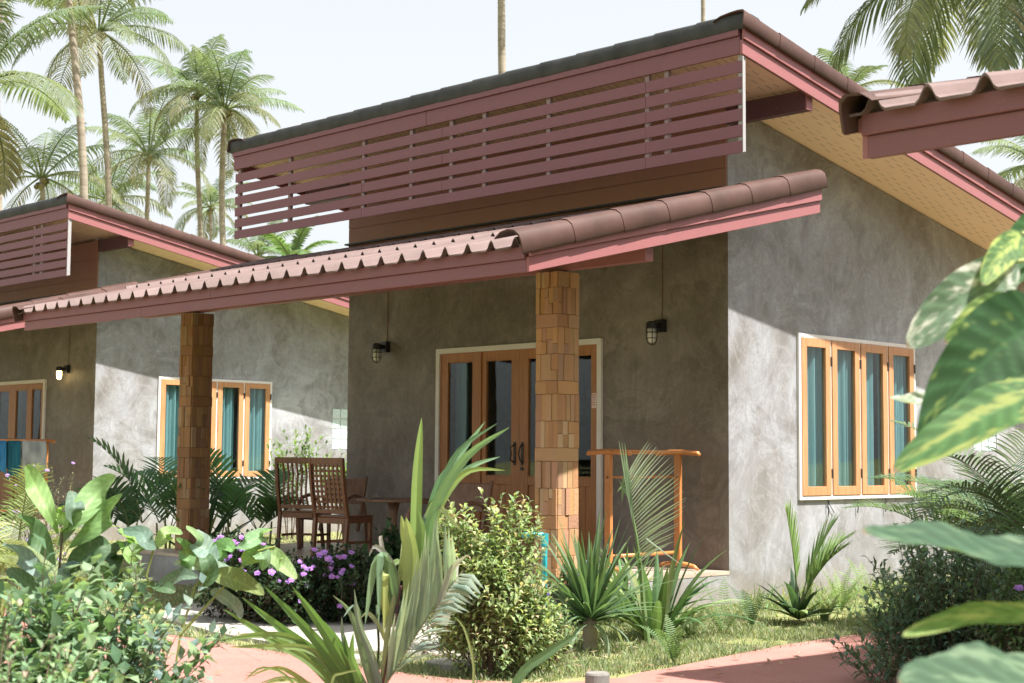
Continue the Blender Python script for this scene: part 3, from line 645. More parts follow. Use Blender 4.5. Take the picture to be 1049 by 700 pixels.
def blade(mb, p, az, el, L, W, bend, col, n=5, fold=.35, tipc=None, belly=.35):
    pts = arc(p, az, el, L, bend, n)
    ws = [max(.0008, W * .5 * min(1, (i / n + .12) / belly) ** .7 * (1 - max(0, (i / n - belly) / (1 - belly)) ** 1.6)) for i in range(n + 1)]
    strip(mb, pts, ws, V((-math.sin(az), math.cos(az), 0)), col, fold, tipc)
def frond(mb, sm, p, az, el, L, bend, col, ll=.5, nl=36, lw=.03, seg=3, start=.15, droop=.8, rach=.02, yaw=0, rcol=(.2, .24, .06), r=R_, tip=None, vee=.25, sweep=.75):
    n = 12; pts = arc(p, az, el, L, bend, n)
    side0 = V((-math.sin(az + yaw), math.cos(az + yaw), 0))
    sm.tube(pts, [rach * (1 - .85 * i / n) for i in range(n + 1)], 4, rcol, caps=False)
    for k in range(nl):
        u = start + (1 - start) * (k + .5) / nl; x = u * n; i = min(n - 1, int(x)); q = pts[i].lerp(pts[i + 1], x - i); t = (pts[i + 1] - pts[i]).normalized()
        env = math.sin(math.pi * min(1, .12 + .9 * (u - start) / (1 - start))) ** .6 * (1.0 if u < .9 else .75); l0 = ll * max(.2, env)
        for sgn in (-1, 1):
            l = l0 * r.uniform(.82, 1.1); s = side0 * sgn; s = (s - t * s.dot(t)).normalized(); up = t.cross(side0); up = up if up.z > 0 else -up
            sw = sweep * (1 + .8 * u) * r.uniform(.85, 1.15)
            d = (s + t * sw * .7 + up * vee).normalized(); c = vary(col, .16, r); pp = [q]; 
            for j in range(seg):
                dd = (d + V((0, 0, -droop)) * ((j + .3) / seg) * r.uniform(.7, 1.3)).normalized(); pp.append(pp[-1] + dd * (l / seg))
            ws = [lw * .35, lw * .5] + [lw * .45] * (seg - 2) + [.0012]
            strip(mb, pp, ws, t, c, .2, tip)
def frond_tube_cols(sm): pass
def palm_tree(name, base, H, lean, L, nf, seed, label, tr=.13, ll=.75, droop=1.0, nl=34, lw=.05, old=True, group='coconut palms standing behind the bungalows', col=(.14, .19, .09)):
    r = random.Random(seed); e = empty(name, base, 0, label, 'palm tree', group)
    pts = [V((lean[0] * (i / 10) ** 1.6 + .08 * math.sin(i * .9 + seed), lean[1] * (i / 10) ** 1.6 + .08 * math.cos(i * .7 + seed), H * i / 10)) for i in range(11)]
    m = MB(); fine = []
    for i in range(10):
        for j in range(4): fine.append(pts[i].lerp(pts[i + 1], j / 4))
    fine.append(pts[-1]); m.tube(fine, [tr * (1.5 if i == 0 else 1.18 if i < 3 else 1.0 - .3 * i / 40) * (1 + .03 * (i % 2)) for i in range(len(fine))], 10); m.build('trunk', 'palm_bark', e, smooth=True)
    top = pts[-1]; m = MB(); s = MB()
    for k in range(nf):
        if r.random() < .14: continue
        u = (k + .5) / nf; az = k * 2.399 + r.uniform(-.25, .25); el = 1.35 - 1.75 * u ** 1.15 + r.uniform(-.12, .12); c = vary(col, .2, r)
        if old and u > .8: c = vary((.22, .2, .1), .15, r)
        elif u > .55: c = vary((.15, .17, .075), .2, r)
        frond(m, s, top + V((math.cos(az), math.sin(az), 0)) * tr * .7, az, el, L * r.uniform(.75, 1.15), .85 + .7 * u + r.uniform(0, .3), c, ll * r.uniform(.85, 1.1), nl, lw, 3, .14, 1.35 * droop * r.uniform(.8, 1.4), .045, r=r, vee=.08, sweep=.6)
    m.build('crown', 'leaf', e); s.build('leaf_stalk', 'leaf_matte', e)
    m = MB()
    for k in range(7):
        a = k * 2.4; c = top + V((math.cos(a) * tr * 1.6, math.sin(a) * tr * 1.6, -.15 - .12 * (k % 3))); m.tube([c + V((0, 0, .11)), c + V((0, 0, .07)), c, c - V((0, 0, .08)), c - V((0, 0, .12))], [.02, .08, .11, .08, .02], 7, vary((.25, .2, .05), .3, r))
    if old: m.build('coconut', 'leaf_matte', e, smooth=True)
    return e
def palm_px(px, py, depth, L, nf, seed, label, basepx=None, tr=.13, ll=None, **k):
    top = spot(px, py, depth); bx = basepx if basepx is not None else px
    d = spot(bx, 465, depth); base = V((d.x, d.y, GZ)); top.z = max(top.z, GZ + .3)
    return palm_tree(k.pop('name', 'coconut_palm'), base, top.z - GZ, (top.x - base.x, top.y - base.y), L, nf, seed, label, tr=tr, ll=ll or L * .26, **k)
palm_px(70, -48, 46, 3.7, 15, 21, 'tall palm at far left whose crown is cut off by the top edge', basepx=88, tr=.15)
palm_px(104, 32, 56, 3.9, 21, 2, 'tall coconut palm with a full crown, just right of the crownless pale trunk', basepx=110, tr=.14)
palm_px(204, 92, 62, 3.4, 22, 3, 'coconut palm left of the twin pair above the neighbouring roof', basepx=203, tr=.13)
palm_px(230, 112, 60, 3.2, 24, 4, 'coconut palm right of the twin pair, nearest the slatted screen', basepx=228, tr=.15)
palm_px(150, 158, 66, 3.5, 22, 5, 'shorter coconut palm between the tall one and the twin pair', basepx=152, tr=.13)
palm_px(214, 212, 95, 3.0, 18, 6, 'small distant palm seen between the twin trunks', tr=.12)
palm_px(-32, 92, 33, 3.5, 15, 7, 'nearer palm at the left edge with long drooping green fronds', basepx=-45, tr=.16, nl=50, lw=.05)
palm_px(45, 182, 58, 3.7, 13, 8, 'low bushy palm directly above the neighbouring ridge at far left', tr=.13)
palm_px(112, 205, 70, 3.8, 20, 9, 'low palm behind the neighbouring roof under the tall palm', tr=.13)
palm_px(2, -22, 52, 3.2, 11, 10, 'palm whose frond tips hang into the top left corner', basepx=-8)
palm_px(505, -160, 46, 3.6, 18, 12, 'dark palm trunk rising behind the middle of the ridge', basepx=528, tr=.15)
palm_px(714, -150, 62, 3.6, 18, 13, 'thin palm trunk poking up behind the ridge just left of the roof tip', basepx=726, tr=.12)
palm_px(872, 92, 60, 2.6, 14, 14, 'young palm crown rising above the right rake of the middle roof', tr=.12, old=False, droop=.6, col=(.09, .13, .05))
palm_px(1012, -44, 31, 3.9, 34, 15, 'palm with long drooping fronds hanging into the top right corner', basepx=1240, tr=.16, nl=64, lw=.045, ll=1.15, droop=1.2, old=False, col=(.15, .21, .11))
palm_px(1072, 172, 52, 3.0, 18, 16, 'palm at the right edge half hidden behind the nearest roof', tr=.13)
palm_px(297, 268, 44, 1.6, 12, 17, 'bright young palm showing just above the porch roof at left', tr=.1, old=False, droop=.5, col=(.12, .2, .05))
palm_px(262, 262, 70, 2.6, 14, 18, 'pale palm behind the porch roof left of the bright young one', tr=.1, old=False)

def clump(name, base, specs, label, cat, mat='leaf', group=None, partname='leaf', extra=None):
    """strap leaved clump: each leaf list from specs -> one foliage part"""
    e = empty(name, base, 0, label, cat, group); m = MB()
    for (off, az, el, L, W, bend, col, fold) in specs: blade(m, off, az, el, L, W, bend, col, n=7, fold=fold)
    m.build(partname, mat, e); return e
def areca(name, base, H, nf, seed, label, col=(.03, .07, .02), cat='palm plant', group=None, ll=.32, lw=.024, stems=5, spread=.25, nl=22, bend=1.1, droop=.35):
    r = random.Random(seed); e = empty(name, base, 0, label, cat, group); m = MB(); s = MB(); st = MB()
    for k in range(stems):
        a = r.uniform(0, 6.28); b = V((math.cos(a) * spread * r.random(), math.sin(a) * spread * r.random(), 0)); h = H * r.uniform(.18, .42)
        st.tube([b, b + V((r.uniform(-.05, .05), r.uniform(-.05, .05), h))], [.02, .012], 7)
        for j in range(nf // stems + 1):
            az = r.uniform(0, 6.28); frond(m, s, b + V((0, 0, h)), az, r.uniform(.75, 1.4), H * r.uniform(.55, .85), bend * r.uniform(.6, 1.3), vary(col, .3, r), ll, nl, lw, 3, .22, droop, .008, r=r, vee=.45)
    m.build('foliage', 'leaf', e); s.build('leaf_stalk', 'leaf_matte', e); st.build('stem', 'green_stem', e); return e
def shrub(name, base, rx, ry, H, n, seed, label, cols, leaf=(.05, .02), cat='shrub', group=None, tips=None, z0=.12, upness=.6, lobes=7, flowers=None, fcol=(.46, .24, .66), mat='leaf', stems=9, fsz=.016, topheavy=1.0, fold=.3):
    r = random.Random(seed); e = empty(name, base, 0, label, cat, group)
    lb = [(V((r.uniform(-.55, .55) * rx, r.uniform(-.55, .55) * ry, H * (z0 + (.95 - z0) * r.random() ** (1 / topheavy)) * .9)), r.uniform(.38, .6)) for _ in range(lobes)]
    lb.append((V((0, 0, H * .5)), .75))
    if name == 'golden_shrub': lb += [(V((.1, -.05, H * .28)), .8), (V((-.12, .05, H * .3)), .8), (V((0, 0, H * .62)), .8)]
    tw = MB(); m = MB(); fl = MB(); spots = []
    nt = n // 9
    for k in range(nt):
        c, q = r.choice(lb); d = V((r.gauss(0, 1), r.gauss(0, 1), r.gauss(0, 1))).normalized(); rr = r.random() ** .45 * q
        p = c + V((d.x * rx * rr, d.y * ry * rr, d.z * H * .5 * rr))
        if p.z < z0 * H * .4: p.z = z0 * H * (.4 + .5 * r.random())
        if p.z > H * 1.05: p.z = H * r.uniform(.9, 1.05)
        out = V((p.x / rx, p.y / ry, (p.z - H * .35) / H + upness)).normalized(); out = (out + V((r.uniform(-.4, .4), r.uniform(-.4, .4), r.uniform(-.2, .4)))).normalized()
        TL = leaf[0] * r.uniform(2.0, 4.0); tw.tube([p - out * TL * .5, p + out * TL], .0022, 3, caps=False)
        base_c = r.choice(cols); nl = 9
        for j in range(nl):
            q_ = p + out * (TL * (j / (nl - 1)) ); a = j * 2.4 + k; sd = out.orthogonal().normalized(); bt = out.cross(sd)
            dd = (sd * math.cos(a) + bt * math.sin(a) + out * (.35 + 1.1 * j / nl)).normalized()
            cc = vary(base_c, .22, r)
            if tips and j >= nl - 4 and r.random() < tips[1]: cc = vary(tips[0] if r.random() < .7 else tips[2], .2, r)
            l = leaf[0] * r.uniform(.7, 1.15) * (1 if j < nl - 2 else .75); side = dd.cross(UP if abs(dd.z) < .9 else V((1, 0, 0))).normalized()
            pp = [q_, q_ + dd * l * .45, q_ + (dd + V((0, 0, -.3))).normalized() * l]
            strip(m, pp, [leaf[1] * .12, leaf[1] * .5, .0007], side, cc, fold)
        spots.append((p + out * TL, out))
    for k in range(stems):
        c, q = r.choice(lb); a = r.uniform(0, 6.28); b = V((math.cos(a) * .05, math.sin(a) * .05, 0)); tw.tube([b, b.lerp(c, .5) + V((r.uniform(-.05, .05), r.uniform(-.05, .05), .03)), c + V((0, 0, q * H * .2))], [.012, .008, .003], 5)
    m.build('foliage', mat, e); tw.build('stem', 'twig', e)
    if flowers:
        viewd = (CAM - V(base)).normalized(); cand = sorted(spots, key=lambda s: -(s[0].x / rx * viewd.x + s[0].y / ry * viewd.y + s[0].z / H * .7 + r.uniform(0, .9)))[:int(flowers * 1.3)]
        r.shuffle(cand)
        for p, o in cand[:flowers]:
            n_ = (o + viewd * .7 + UP * .3).normalized(); c0 = p + n_ * .02; sd = n_.orthogonal().normalized(); bt = n_.cross(sd); R0 = fsz * r.uniform(.8, 1.5)
            for j in range(11):
                a = j * 2.4; rr = R0 * math.sqrt(j / 9.) ; cc = c0 + sd * math.cos(a) * rr + bt * math.sin(a) * rr + n_ * (R0 * .5 - rr * .3); w = R0 * .48; col = vary(fcol, .25, r)
                t1 = (sd * math.cos(j) + bt * math.sin(j)); t2 = n_.cross(t1)
                ring = [cc + t1 * w * math.cos(x) * (1 + .25 * (i % 2)) + t2 * w * math.sin(x) * (1 + .25 * (i % 2)) + n_ * .002 * (i % 2) for i, x in enumerate([i * math.pi / 4 for i in range(8)])]
                fl.add(ring + [cc - n_ * .002], [(i, (i + 1) % 8, 8) for i in range(8)], col)
            fl.build('flower', 'flower', e); fl = MB()
    return e
def fern(base, H, nf, seed, label, col=(.09, .16, .04), name='fern', L=None, group='ferns along the lawn'):
    H *= 1.3; nf = max(5, nf // 2)
    r = random.Random(seed); e = empty(name, base, 0, label, 'fern', group); m = MB(); s = MB()
    for k in range(nf):
        az = k * 2.4 + r.uniform(-.4, .4); frond(m, s, (0, 0, 0), az, r.uniform(1.0, 1.5), H * r.uniform(.8, 1.15), r.uniform(.3, 1.2), vary(tuple(x * 1.3 for x in col), .25, r), .055, 20, .011, 2, .1, .1, .003, r=r, vee=.1, sweep=.25)
    m.build('foliage', 'leaf', e); s.build('leaf_stalk', 'leaf_matte', e); return e

# --- middle ground by the porch
b = gp(506, 692); shrub('golden_shrub', b, .3, .3, .97, 9500, 31, 'dense golden green shrub with reddish tips in front of the near pillar', [(.3, .39, .1), (.24, .34, .08), (.4, .46, .15), (.17, .26, .07)], (.062, .026), tips=((.5, .36, .16), .12, (.5, .5, .2)), lobes=14, z0=.05, stems=8, upness=.9)
# dracaena
b = gp(604, 668); r = random.Random(5); e = empty('dracaena', b, 0, 'spiky dark green dracaena on a short ringed trunk right of the golden shrub', 'plant')
m = MB(); m.tube([(0, 0, 0), (.004, 0, .06), (0, .003, .12), (.004, 0, .18), (0, 0, .26)], [.062, .052, .056, .05, .045], 12); m.build('trunk', 'palm_bark', e)
m = MB()
for k in range(72):
    u = k / 72; az = k * 2.399; el = 1.5 - 1.25 * u ** .9 + r.uniform(-.08, .08)
    blade(m, (math.cos(az) * .02, math.sin(az) * .02, .22 + .08 * (1 - u)), az, el, r.uniform(.58, .84) * (1 - .15 * u), .048, r.uniform(.05, .4) + .5 * u * u, vary((.07, .15, .05), .3, r), n=6, fold=.45, tipc=(.13, .19, .05))
for k in range(5): blade(m, (0, 0, .2), 5.0 + k * .9, .2, .5, .045, 2.1, vary((.24, .3, .14), .2, r), n=8, fold=.2)
m.build('foliage', 'leaf', e)
# crinum clump
b = gp(672, 655); r = random.Random(8); e = empty('spider_lily', b, 0, 'clump of broad green strap leaves between the dracaena and the clothes rack', 'plant'); m = MB()
for k in range(30):
    u = k / 30; az = k * 2.399 + r.uniform(-.2, .2); blade(m, (math.cos(az) * .06, math.sin(az) * .06, 0), az, 1.45 - .75 * u, r.uniform(.65, 1.0), .075, .35 + 1.1 * u, vary((.07, .14, .03) if k % 4 else (.2, .26, .06), .25, r), n=8, fold=.3, belly=.4)
right = V((.704, .71, 0)); azr = math.atan2(right.y, right.x)
for (a, el, L, be) in ((0, .85, .62, .8), (.1, .75, .58, .95), (-.1, .55, .5, .8), (.2, .15, .35, .4), (math.pi, 1.0, .6, .6)): blade(m, (0, 0, .12), azr + a, el, L, .07, be, vary((.11, .2, .04), .15, r), n=9, fold=.25, belly=.4)
m.build('foliage', 'leaf', e)
# young coconut sprout with a standing fan frond
b = gp(664, 662); depth = (ROT.transposed() @ (b - CAM)).z * -1
e = empty('coconut_seedling', b, 0, 'young coconut palm with one pale upright frond fanned out in front of the clothes rack', 'palm plant')
def rel(px, py, d, b=None): return spot(px, py, d) - b
m = MB(); s = MB(); st_pts = [rel(664, 660, depth, b), rel(659, 620, depth, b), rel(657, 585, depth, b), rel(652, 550, depth - .02, b), rel(645, 510, depth, b), rel(638, 478, depth, b)]
s.tube(st_pts, [.024, .02, .016, .011, .008, .004], 7, (.2, .3, .07))
tw_ = lambda i, j, t: st_pts[i].lerp(st_pts[j], t)
tips0 = [(664, 452), (668, 456), (674, 459), (680, 463), (686, 469), (691, 477), (696, 485), (698, 493), (700, 503), (702, 513), (700, 524), (697, 535), (693, 545), (690, 555), (684, 562)]
tips = []
for a_, b_ in zip(tips0, tips0[1:]): tips += [a_, ((a_[0] + b_[0]) / 2 + R_.uniform(-2, 2), (a_[1] + b_[1]) / 2 + R_.uniform(-2, 2))]
for i, (x, y) in enumerate(tips):
    u = .86 - .8 * i / len(tips); k = 2 + int(u * 3) if u < 1 else 4; k = min(4, k); q = st_pts[2].lerp(st_pts[5], u) if 0 else (st_pts[2].lerp(st_pts[3], u * 3) if u < .333 else st_pts[3].lerp(st_pts[4], u * 3 - 1) if u < .667 else st_pts[4].lerp(st_pts[5], u * 3 - 2))
    t = rel(x, y, depth + R_.uniform(-.12, .12), b); mid = q.lerp(t, .55) + V((0, 0, .015)); strip(m, [q, q.lerp(mid, .5) + V((0, 0, .006)), mid, t], [.004, .0085, .007, .001], V((.2, -.3, 1)), vary((.38, .45, .28), .12), .15)
for i in range(9):
    q = tw_(3, 5, i / 9); t = rel(R_.uniform(632, 646), 452 + i * 8 + R_.uniform(-6, 3), depth + R_.uniform(.0, .15), b) if i > 2 else rel(634 + i * 3, 452 + i, depth, b); strip(m, [q, q.lerp(t, .5), t], [.008, .013, .001], V((.5, .5, .3)), vary((.2, .3, .13), .15), .2)
m.build('frond', 'leaf', e); s.build('stem', 'leaf_matte', e)
m = MB(); strip(m, [rel(662, 552, depth - .1, b), rel(680, 566, depth - .1, b), rel(697, 578, depth - .1, b)], [.008, .006, .001], UP, (.4, .48, .3), .2); m.build('leaf', 'leaf', e)
fern(gp(690, 680), .3, 12, 41, 'bright small fern at the path edge below the spider lily clump')
fern(gp(741, 652), .42, 10, 42, 'upright fern against the plinth left of the house corner')
fern(gp(770, 645), .36, 9, 43, 'dark green fern just right of the house corner', (.05, .1, .035))
fern(gp(708, 655), .2, 9, 44, 'low pale fern between the lily clump and the upright fern', (.2, .25, .08))
fern(gp(862, 628), .34, 14, 45, 'light green fern on the lawn right of the small palm', (.14, .22, .05))
fern(gp(888, 618), .4, 12, 46, 'light green fern below the window, nearest the dark shrub', (.15, .22, .05))
fern(gp(845, 640), .22, 12, 47, 'small pale fern at the foot of the small palm', (.17, .22, .08))
fern(gp(912, 700), .34, 12, 48, 'dark fern at the bottom edge beside the dark shrub', (.06, .11, .03))
# small palm by the wall
b = gp(818, 640); r = random.Random(12); e = empty('fishtail_palm', b, 0, 'small feathery palm growing against the sunlit side wall left of the window', 'palm plant'); m = MB(); s = MB()
for (px, py, L, el, be, az) in ((0, 0, .9, 1.52, .15, math.pi + azr), (0, 0, .86, 1.35, .4, azr), (0, 0, .8, 1.25, .7, azr + .3), (0, 0, .7, 1.2, .6, azr - .7)):
    frond(m, s, (0, 0, .1), az, el, L, be, vary((.2, .32, .09), .1, r), .36, 24, .02, 3, .3, .25, .012, r=r, vee=.3, sweep=2.0)
for k in range(26): az = k * 2.4; blade(m, (0, 0, .05), az, r.uniform(.3, 1.3), r.uniform(.3, .52), .075, r.uniform(.3, 1.1), vary((.05, .1, .03) if k % 3 else (.22, .3, .06), .25, r), n=6, fold=.3, belly=.45)
m.build('foliage', 'leaf', e); s.build('leaf_stalk', 'leaf_matte', e)
b = gp(468, 668); shrub('leafy_plant', b, .26, .24, .42, 900, 56, 'low fresh green leafy plant at the left foot of the golden shrub', [(.12, .2, .05), (.18, .27, .07)], (.075, .035), cat='plant', lobes=5, fold=.2)
b = gp(566, 682); shrub('leafy_plant', b, .2, .2, .26, 500, 57, 'very low leafy weed at the right foot of the golden shrub', [(.14, .22, .06), (.22, .3, .09)], (.05, .026), cat='plant', lobes=4, fold=.2)
b = gp(640, 640); clump('strap_plant', b, [((0, 0, 0), k * 2.4, r.uniform(.8, 1.5), r.uniform(.5, .9), .05, r.uniform(.3, 1.0), vary((.1, .2, .05) if k % 4 else (.3, .36, .1), .25, r), .35) for k in range(30)], 'fresh green strap leaved clump between the dracaena and the near pillar', 'plant')
# flower beds
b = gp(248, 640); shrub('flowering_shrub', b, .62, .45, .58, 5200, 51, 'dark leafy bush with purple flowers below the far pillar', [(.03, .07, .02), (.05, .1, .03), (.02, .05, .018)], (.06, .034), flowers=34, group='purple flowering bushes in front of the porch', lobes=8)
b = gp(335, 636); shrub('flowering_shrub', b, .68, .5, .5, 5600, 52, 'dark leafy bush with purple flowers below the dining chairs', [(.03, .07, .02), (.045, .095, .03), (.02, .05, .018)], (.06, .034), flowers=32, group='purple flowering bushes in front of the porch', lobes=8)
b = gp(590, 640); shrub('flowering_shrub', b, .3, .3, .5, 1500, 53, 'small purple flowered bush tucked between the golden shrub and the dracaena', [(.06, .11, .03), (.1, .15, .04)], (.05, .028), flowers=8, fcol=(.22, .12, .5), group='purple flowering bushes in front of the porch', lobes=4)
b = gp(412, 626); e = shrub('red_spiked_plant', b, .5, .4, .5, 1500, 54, 'dark broad leaved plant with red flower spikes at the porch edge', [(.03, .08, .025), (.05, .11, .03)], (.11, .075), cat='plant', lobes=6, fold=.15)
for (x, y) in ((380, 563), (368, 578), (448, 570)):
    m = MB()
    q = spot(x, y, 14.6) - V(b); 
    for j in range(16): a = j * 2.4; m.tube([q + V((math.cos(a) * .012, math.sin(a) * .012, .015 - j * .011)), q + V((math.cos(a) * .026, math.sin(a) * .026, .022 - j * .011))], [.008, .002], 4, vary((.5, .06, .04), .2))
    m.build('flower_spike', 'flower', e)
# dark arecas behind the far pillar
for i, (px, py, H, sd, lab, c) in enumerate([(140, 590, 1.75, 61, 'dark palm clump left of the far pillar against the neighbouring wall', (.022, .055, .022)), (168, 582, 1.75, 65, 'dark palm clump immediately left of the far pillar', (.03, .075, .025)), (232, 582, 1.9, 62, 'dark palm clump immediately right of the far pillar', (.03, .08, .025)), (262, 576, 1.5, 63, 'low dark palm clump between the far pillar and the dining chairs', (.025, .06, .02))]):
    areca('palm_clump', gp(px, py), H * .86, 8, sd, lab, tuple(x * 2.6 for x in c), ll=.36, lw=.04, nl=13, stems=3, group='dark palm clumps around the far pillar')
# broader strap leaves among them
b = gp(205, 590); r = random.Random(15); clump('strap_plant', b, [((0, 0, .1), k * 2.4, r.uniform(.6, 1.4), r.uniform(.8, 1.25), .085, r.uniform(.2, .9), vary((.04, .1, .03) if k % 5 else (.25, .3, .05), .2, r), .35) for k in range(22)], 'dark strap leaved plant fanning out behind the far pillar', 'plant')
# bright bush by the neighbour
b = spot(297, 552, 25.0); b.z = GZ; shrub('small_tree', b, .3, .3, 1.55, 620, 71, 'small bright green tree seen past the dining chairs before the neighbouring wall', [(.16, .27, .05), (.22, .34, .07), (.1, .18, .04)], (.12, .05), cat='tree', z0=.68, lobes=7, stems=5, topheavy=2)
b = spot(348, 552, 24.0); b.z = GZ; shrub('small_tree', b, .36, .36, 1.1, 700, 72, 'low bright green tree right behind the lattice backed chair', [(.16, .27, .05), (.22, .34, .07), (.1, .18, .04)], (.12, .04), cat='tree', z0=.68, lobes=6, stems=4, topheavy=2)
# left edge: lavender flowered weeds and pale palm
b = gp(42, 640); b = spot(42, 560, 13.5); b.z = GZ; shrub('flowering_weed', b, .55, .45, 1.25, 2600, 81, 'tall twiggy plant with pale violet flowers at the left before the drying rack', [(.14, .17, .06), (.2, .2, .09), (.1, .14, .05)], (.035, .012), cat='plant', flowers=26, fcol=(.4, .27, .6), fsz=.012, lobes=9, upness=1.1)
b = spot(2, 560, 12.5); b.z = GZ; areca('feather_palm', b, 1.35, 12, 82, 'yellow green feathery palm at the left edge', (.2, .26, .05), ll=.24, lw=.014, nl=28, bend=1.3, droop=.6)
b = spot(68, 590, 11.0); b.z = GZ; areca('feather_palm', b, .8, 10, 83, 'pale feathery palm low down behind the big leaved plant', (.2, .26, .08), ll=.2, lw=.013, nl=26)

# --- leaves drawn along a midrib
def leafshape(u, kind):
    if kind == 'obovate': return max(0, math.sin(math.pi * u ** 1.35)) ** .75
    if kind == 'oval': return max(0, math.sin(math.pi * u ** .9)) ** .7
    if kind == 'heart': return (max(0, math.sin(math.pi * (u ** .62))) ** .62)
    return max(0, math.sin(math.pi * u ** .7)) ** .8
def bigleaf(e, pts, hw, face, kind, col, col2=None, fold=.25, wav=.04, nu=22, nv=5, seed=0, name='leaf', var=0, mat='leaf', stalk=None, label=None):
    """broad leaf over a midrib of world points; face = direction its upper side looks to"""
    o = V(e.location); P = [p - o for p in pts]
    def cr(t):
        x = t * (len(P) - 1); i = min(len(P) - 2, int(x)); f = x - i; a = P[max(0, i - 1)]; b = P[i]; c = P[i + 1]; d = P[min(len(P) - 1, i + 2)]
        return .5 * ((2 * b) + (c - a) * f + (2 * a - 5 * b + 4 * c - d) * f * f + (-a + 3 * b - 3 * c + d) * f ** 3)
    vs = []; cols = []
    for i in range(nu + 1):
        t = i / nu; c = cr(t); tn = (cr(min(1, t + .02)) - cr(max(0, t - .02))).normalized(); f = V(face); s = tn.cross(f).normalized(); n = s.cross(tn)
        w = hw * leafshape(min(.999, max(.001, t)), kind) + .0008
        for j in range(-nv, nv + 1):
            v = j / nv; q = c + s * w * v + n * (abs(v) ** 1.3 * w * fold + wav * w * math.sin(t * 16 + seed + (1.5 if v > 0 else 0)) * abs(v) ** 1.5 + .02 * w * math.sin(t * 60 - abs(v) * 8) * abs(v))
            vs.append(q)
            k = 1 + .1 * math.sin(t * 62 - abs(v) * 9) + (.3 if math.sin(t * 62 - abs(v) * 9) > .86 else 0)
            if j == 0: k = 1.35
            cc = tuple(x * k for x in col)
            if col2 and var:
                g = noise.noise(V((t * 4.5 - abs(v) * 1.6 + seed * 3, v * 2.0, seed * 1.7))) + .6 * noise.noise(V((t * 16 - abs(v) * 5, v * 4 + seed, 4))) + .3 * noise.noise(V((t * 40 - abs(v) * 12, v * 9 + seed, 8)))
                m_ = min(1, max(0, (g + var) * 4.5)); cc = tuple(cc[x] * (1 - m_) + col2[x] * m_ for x in range(3))
            elif col2: cc = tuple(cc[x] * (1 - t) + col2[x] * t for x in range(3))
            if t > .955 and seed % 3 != 1: cc = (.2, .13, .06)
            cols.append(cc)
    K = 2 * nv + 1; m = MB(); m.add(vs, [(i * K + j, i * K + j + 1, (i + 1) * K + j + 1, (i + 1) * K + j) for i in range(nu) for j in range(K - 1)], cols)
    ob = m.build(name, mat, e, smooth=True)
    if label: ob['label'] = label
    return ob
SUN = V((1, .3, 1.92)).normalized()
toC = -(ROT @ V((0, 0, -1)))
# big leaved plant, left foreground
D = 7.6; b = spot(60, 745, D); b = V((b.x, b.y, GZ)); e = empty('magnolia_sapling', b, 0, 'sapling with large upright glossy leaves at the left', 'plant')
m = MB(); m.tube([V((0, 0, 0))] + [spot(x, y, D) - b for x, y in ((58, 700), (61, 640), (60, 590), (64, 545))], [.014, .012, .009, .007, .005], 7); m.build('stem', 'twig', e)
BL = [([(64, 548), (80, 530), (100, 505), (119, 488)], .07, (.18, .32, .07)), ([(70, 562), (92, 545), (112, 525), (125, 508)], .062, (.12, .24, .04)), ([(60, 548), (48, 522), (35, 497), (26, 476)], .055, (.2, .34, .06)),
      ([(57, 580), (45, 560), (32, 543), (19, 529)], .062, (.08, .17, .05)), ([(55, 605), (38, 585), (20, 569), (3, 559)], .05, (.16, .24, .19)), ([(53, 625), (36, 607), (20, 592), (8, 583)], .045, (.07, .14, .05)),
      ([(64, 546), (65, 536), (64, 527), (63, 519)], .04, (.26, .42, .05)), ([(66, 590), (80, 575), (97, 563), (113, 558)], .075, (.05, .11, .03)), ([(68, 612), (66, 596), (72, 584), (84, 578)], .05, (.17, .26, .2)),
      ([(60, 560), (70, 540), (76, 520), (74, 503)], .05, (.13, .2, .12)), ([(56, 640), (40, 628), (22, 620), (4, 596)], .04, (.22, .34, .04)), ([(64, 640), (84, 625), (100, 600), (108, 575)], .06, (.09, .17, .04))]
for i, (pl, w, c) in enumerate(BL):
    pts = [spot(x, y, D + (R_.uniform(-.25, .15)) * (k / 3)) for k, (x, y) in enumerate(pl)]; bigleaf(e, pts, w, (toC + SUN * .9 + V((R_.uniform(-.3, .3), R_.uniform(-.3, .3), 0))).normalized(), 'obovate', c, fold=.3, seed=i)
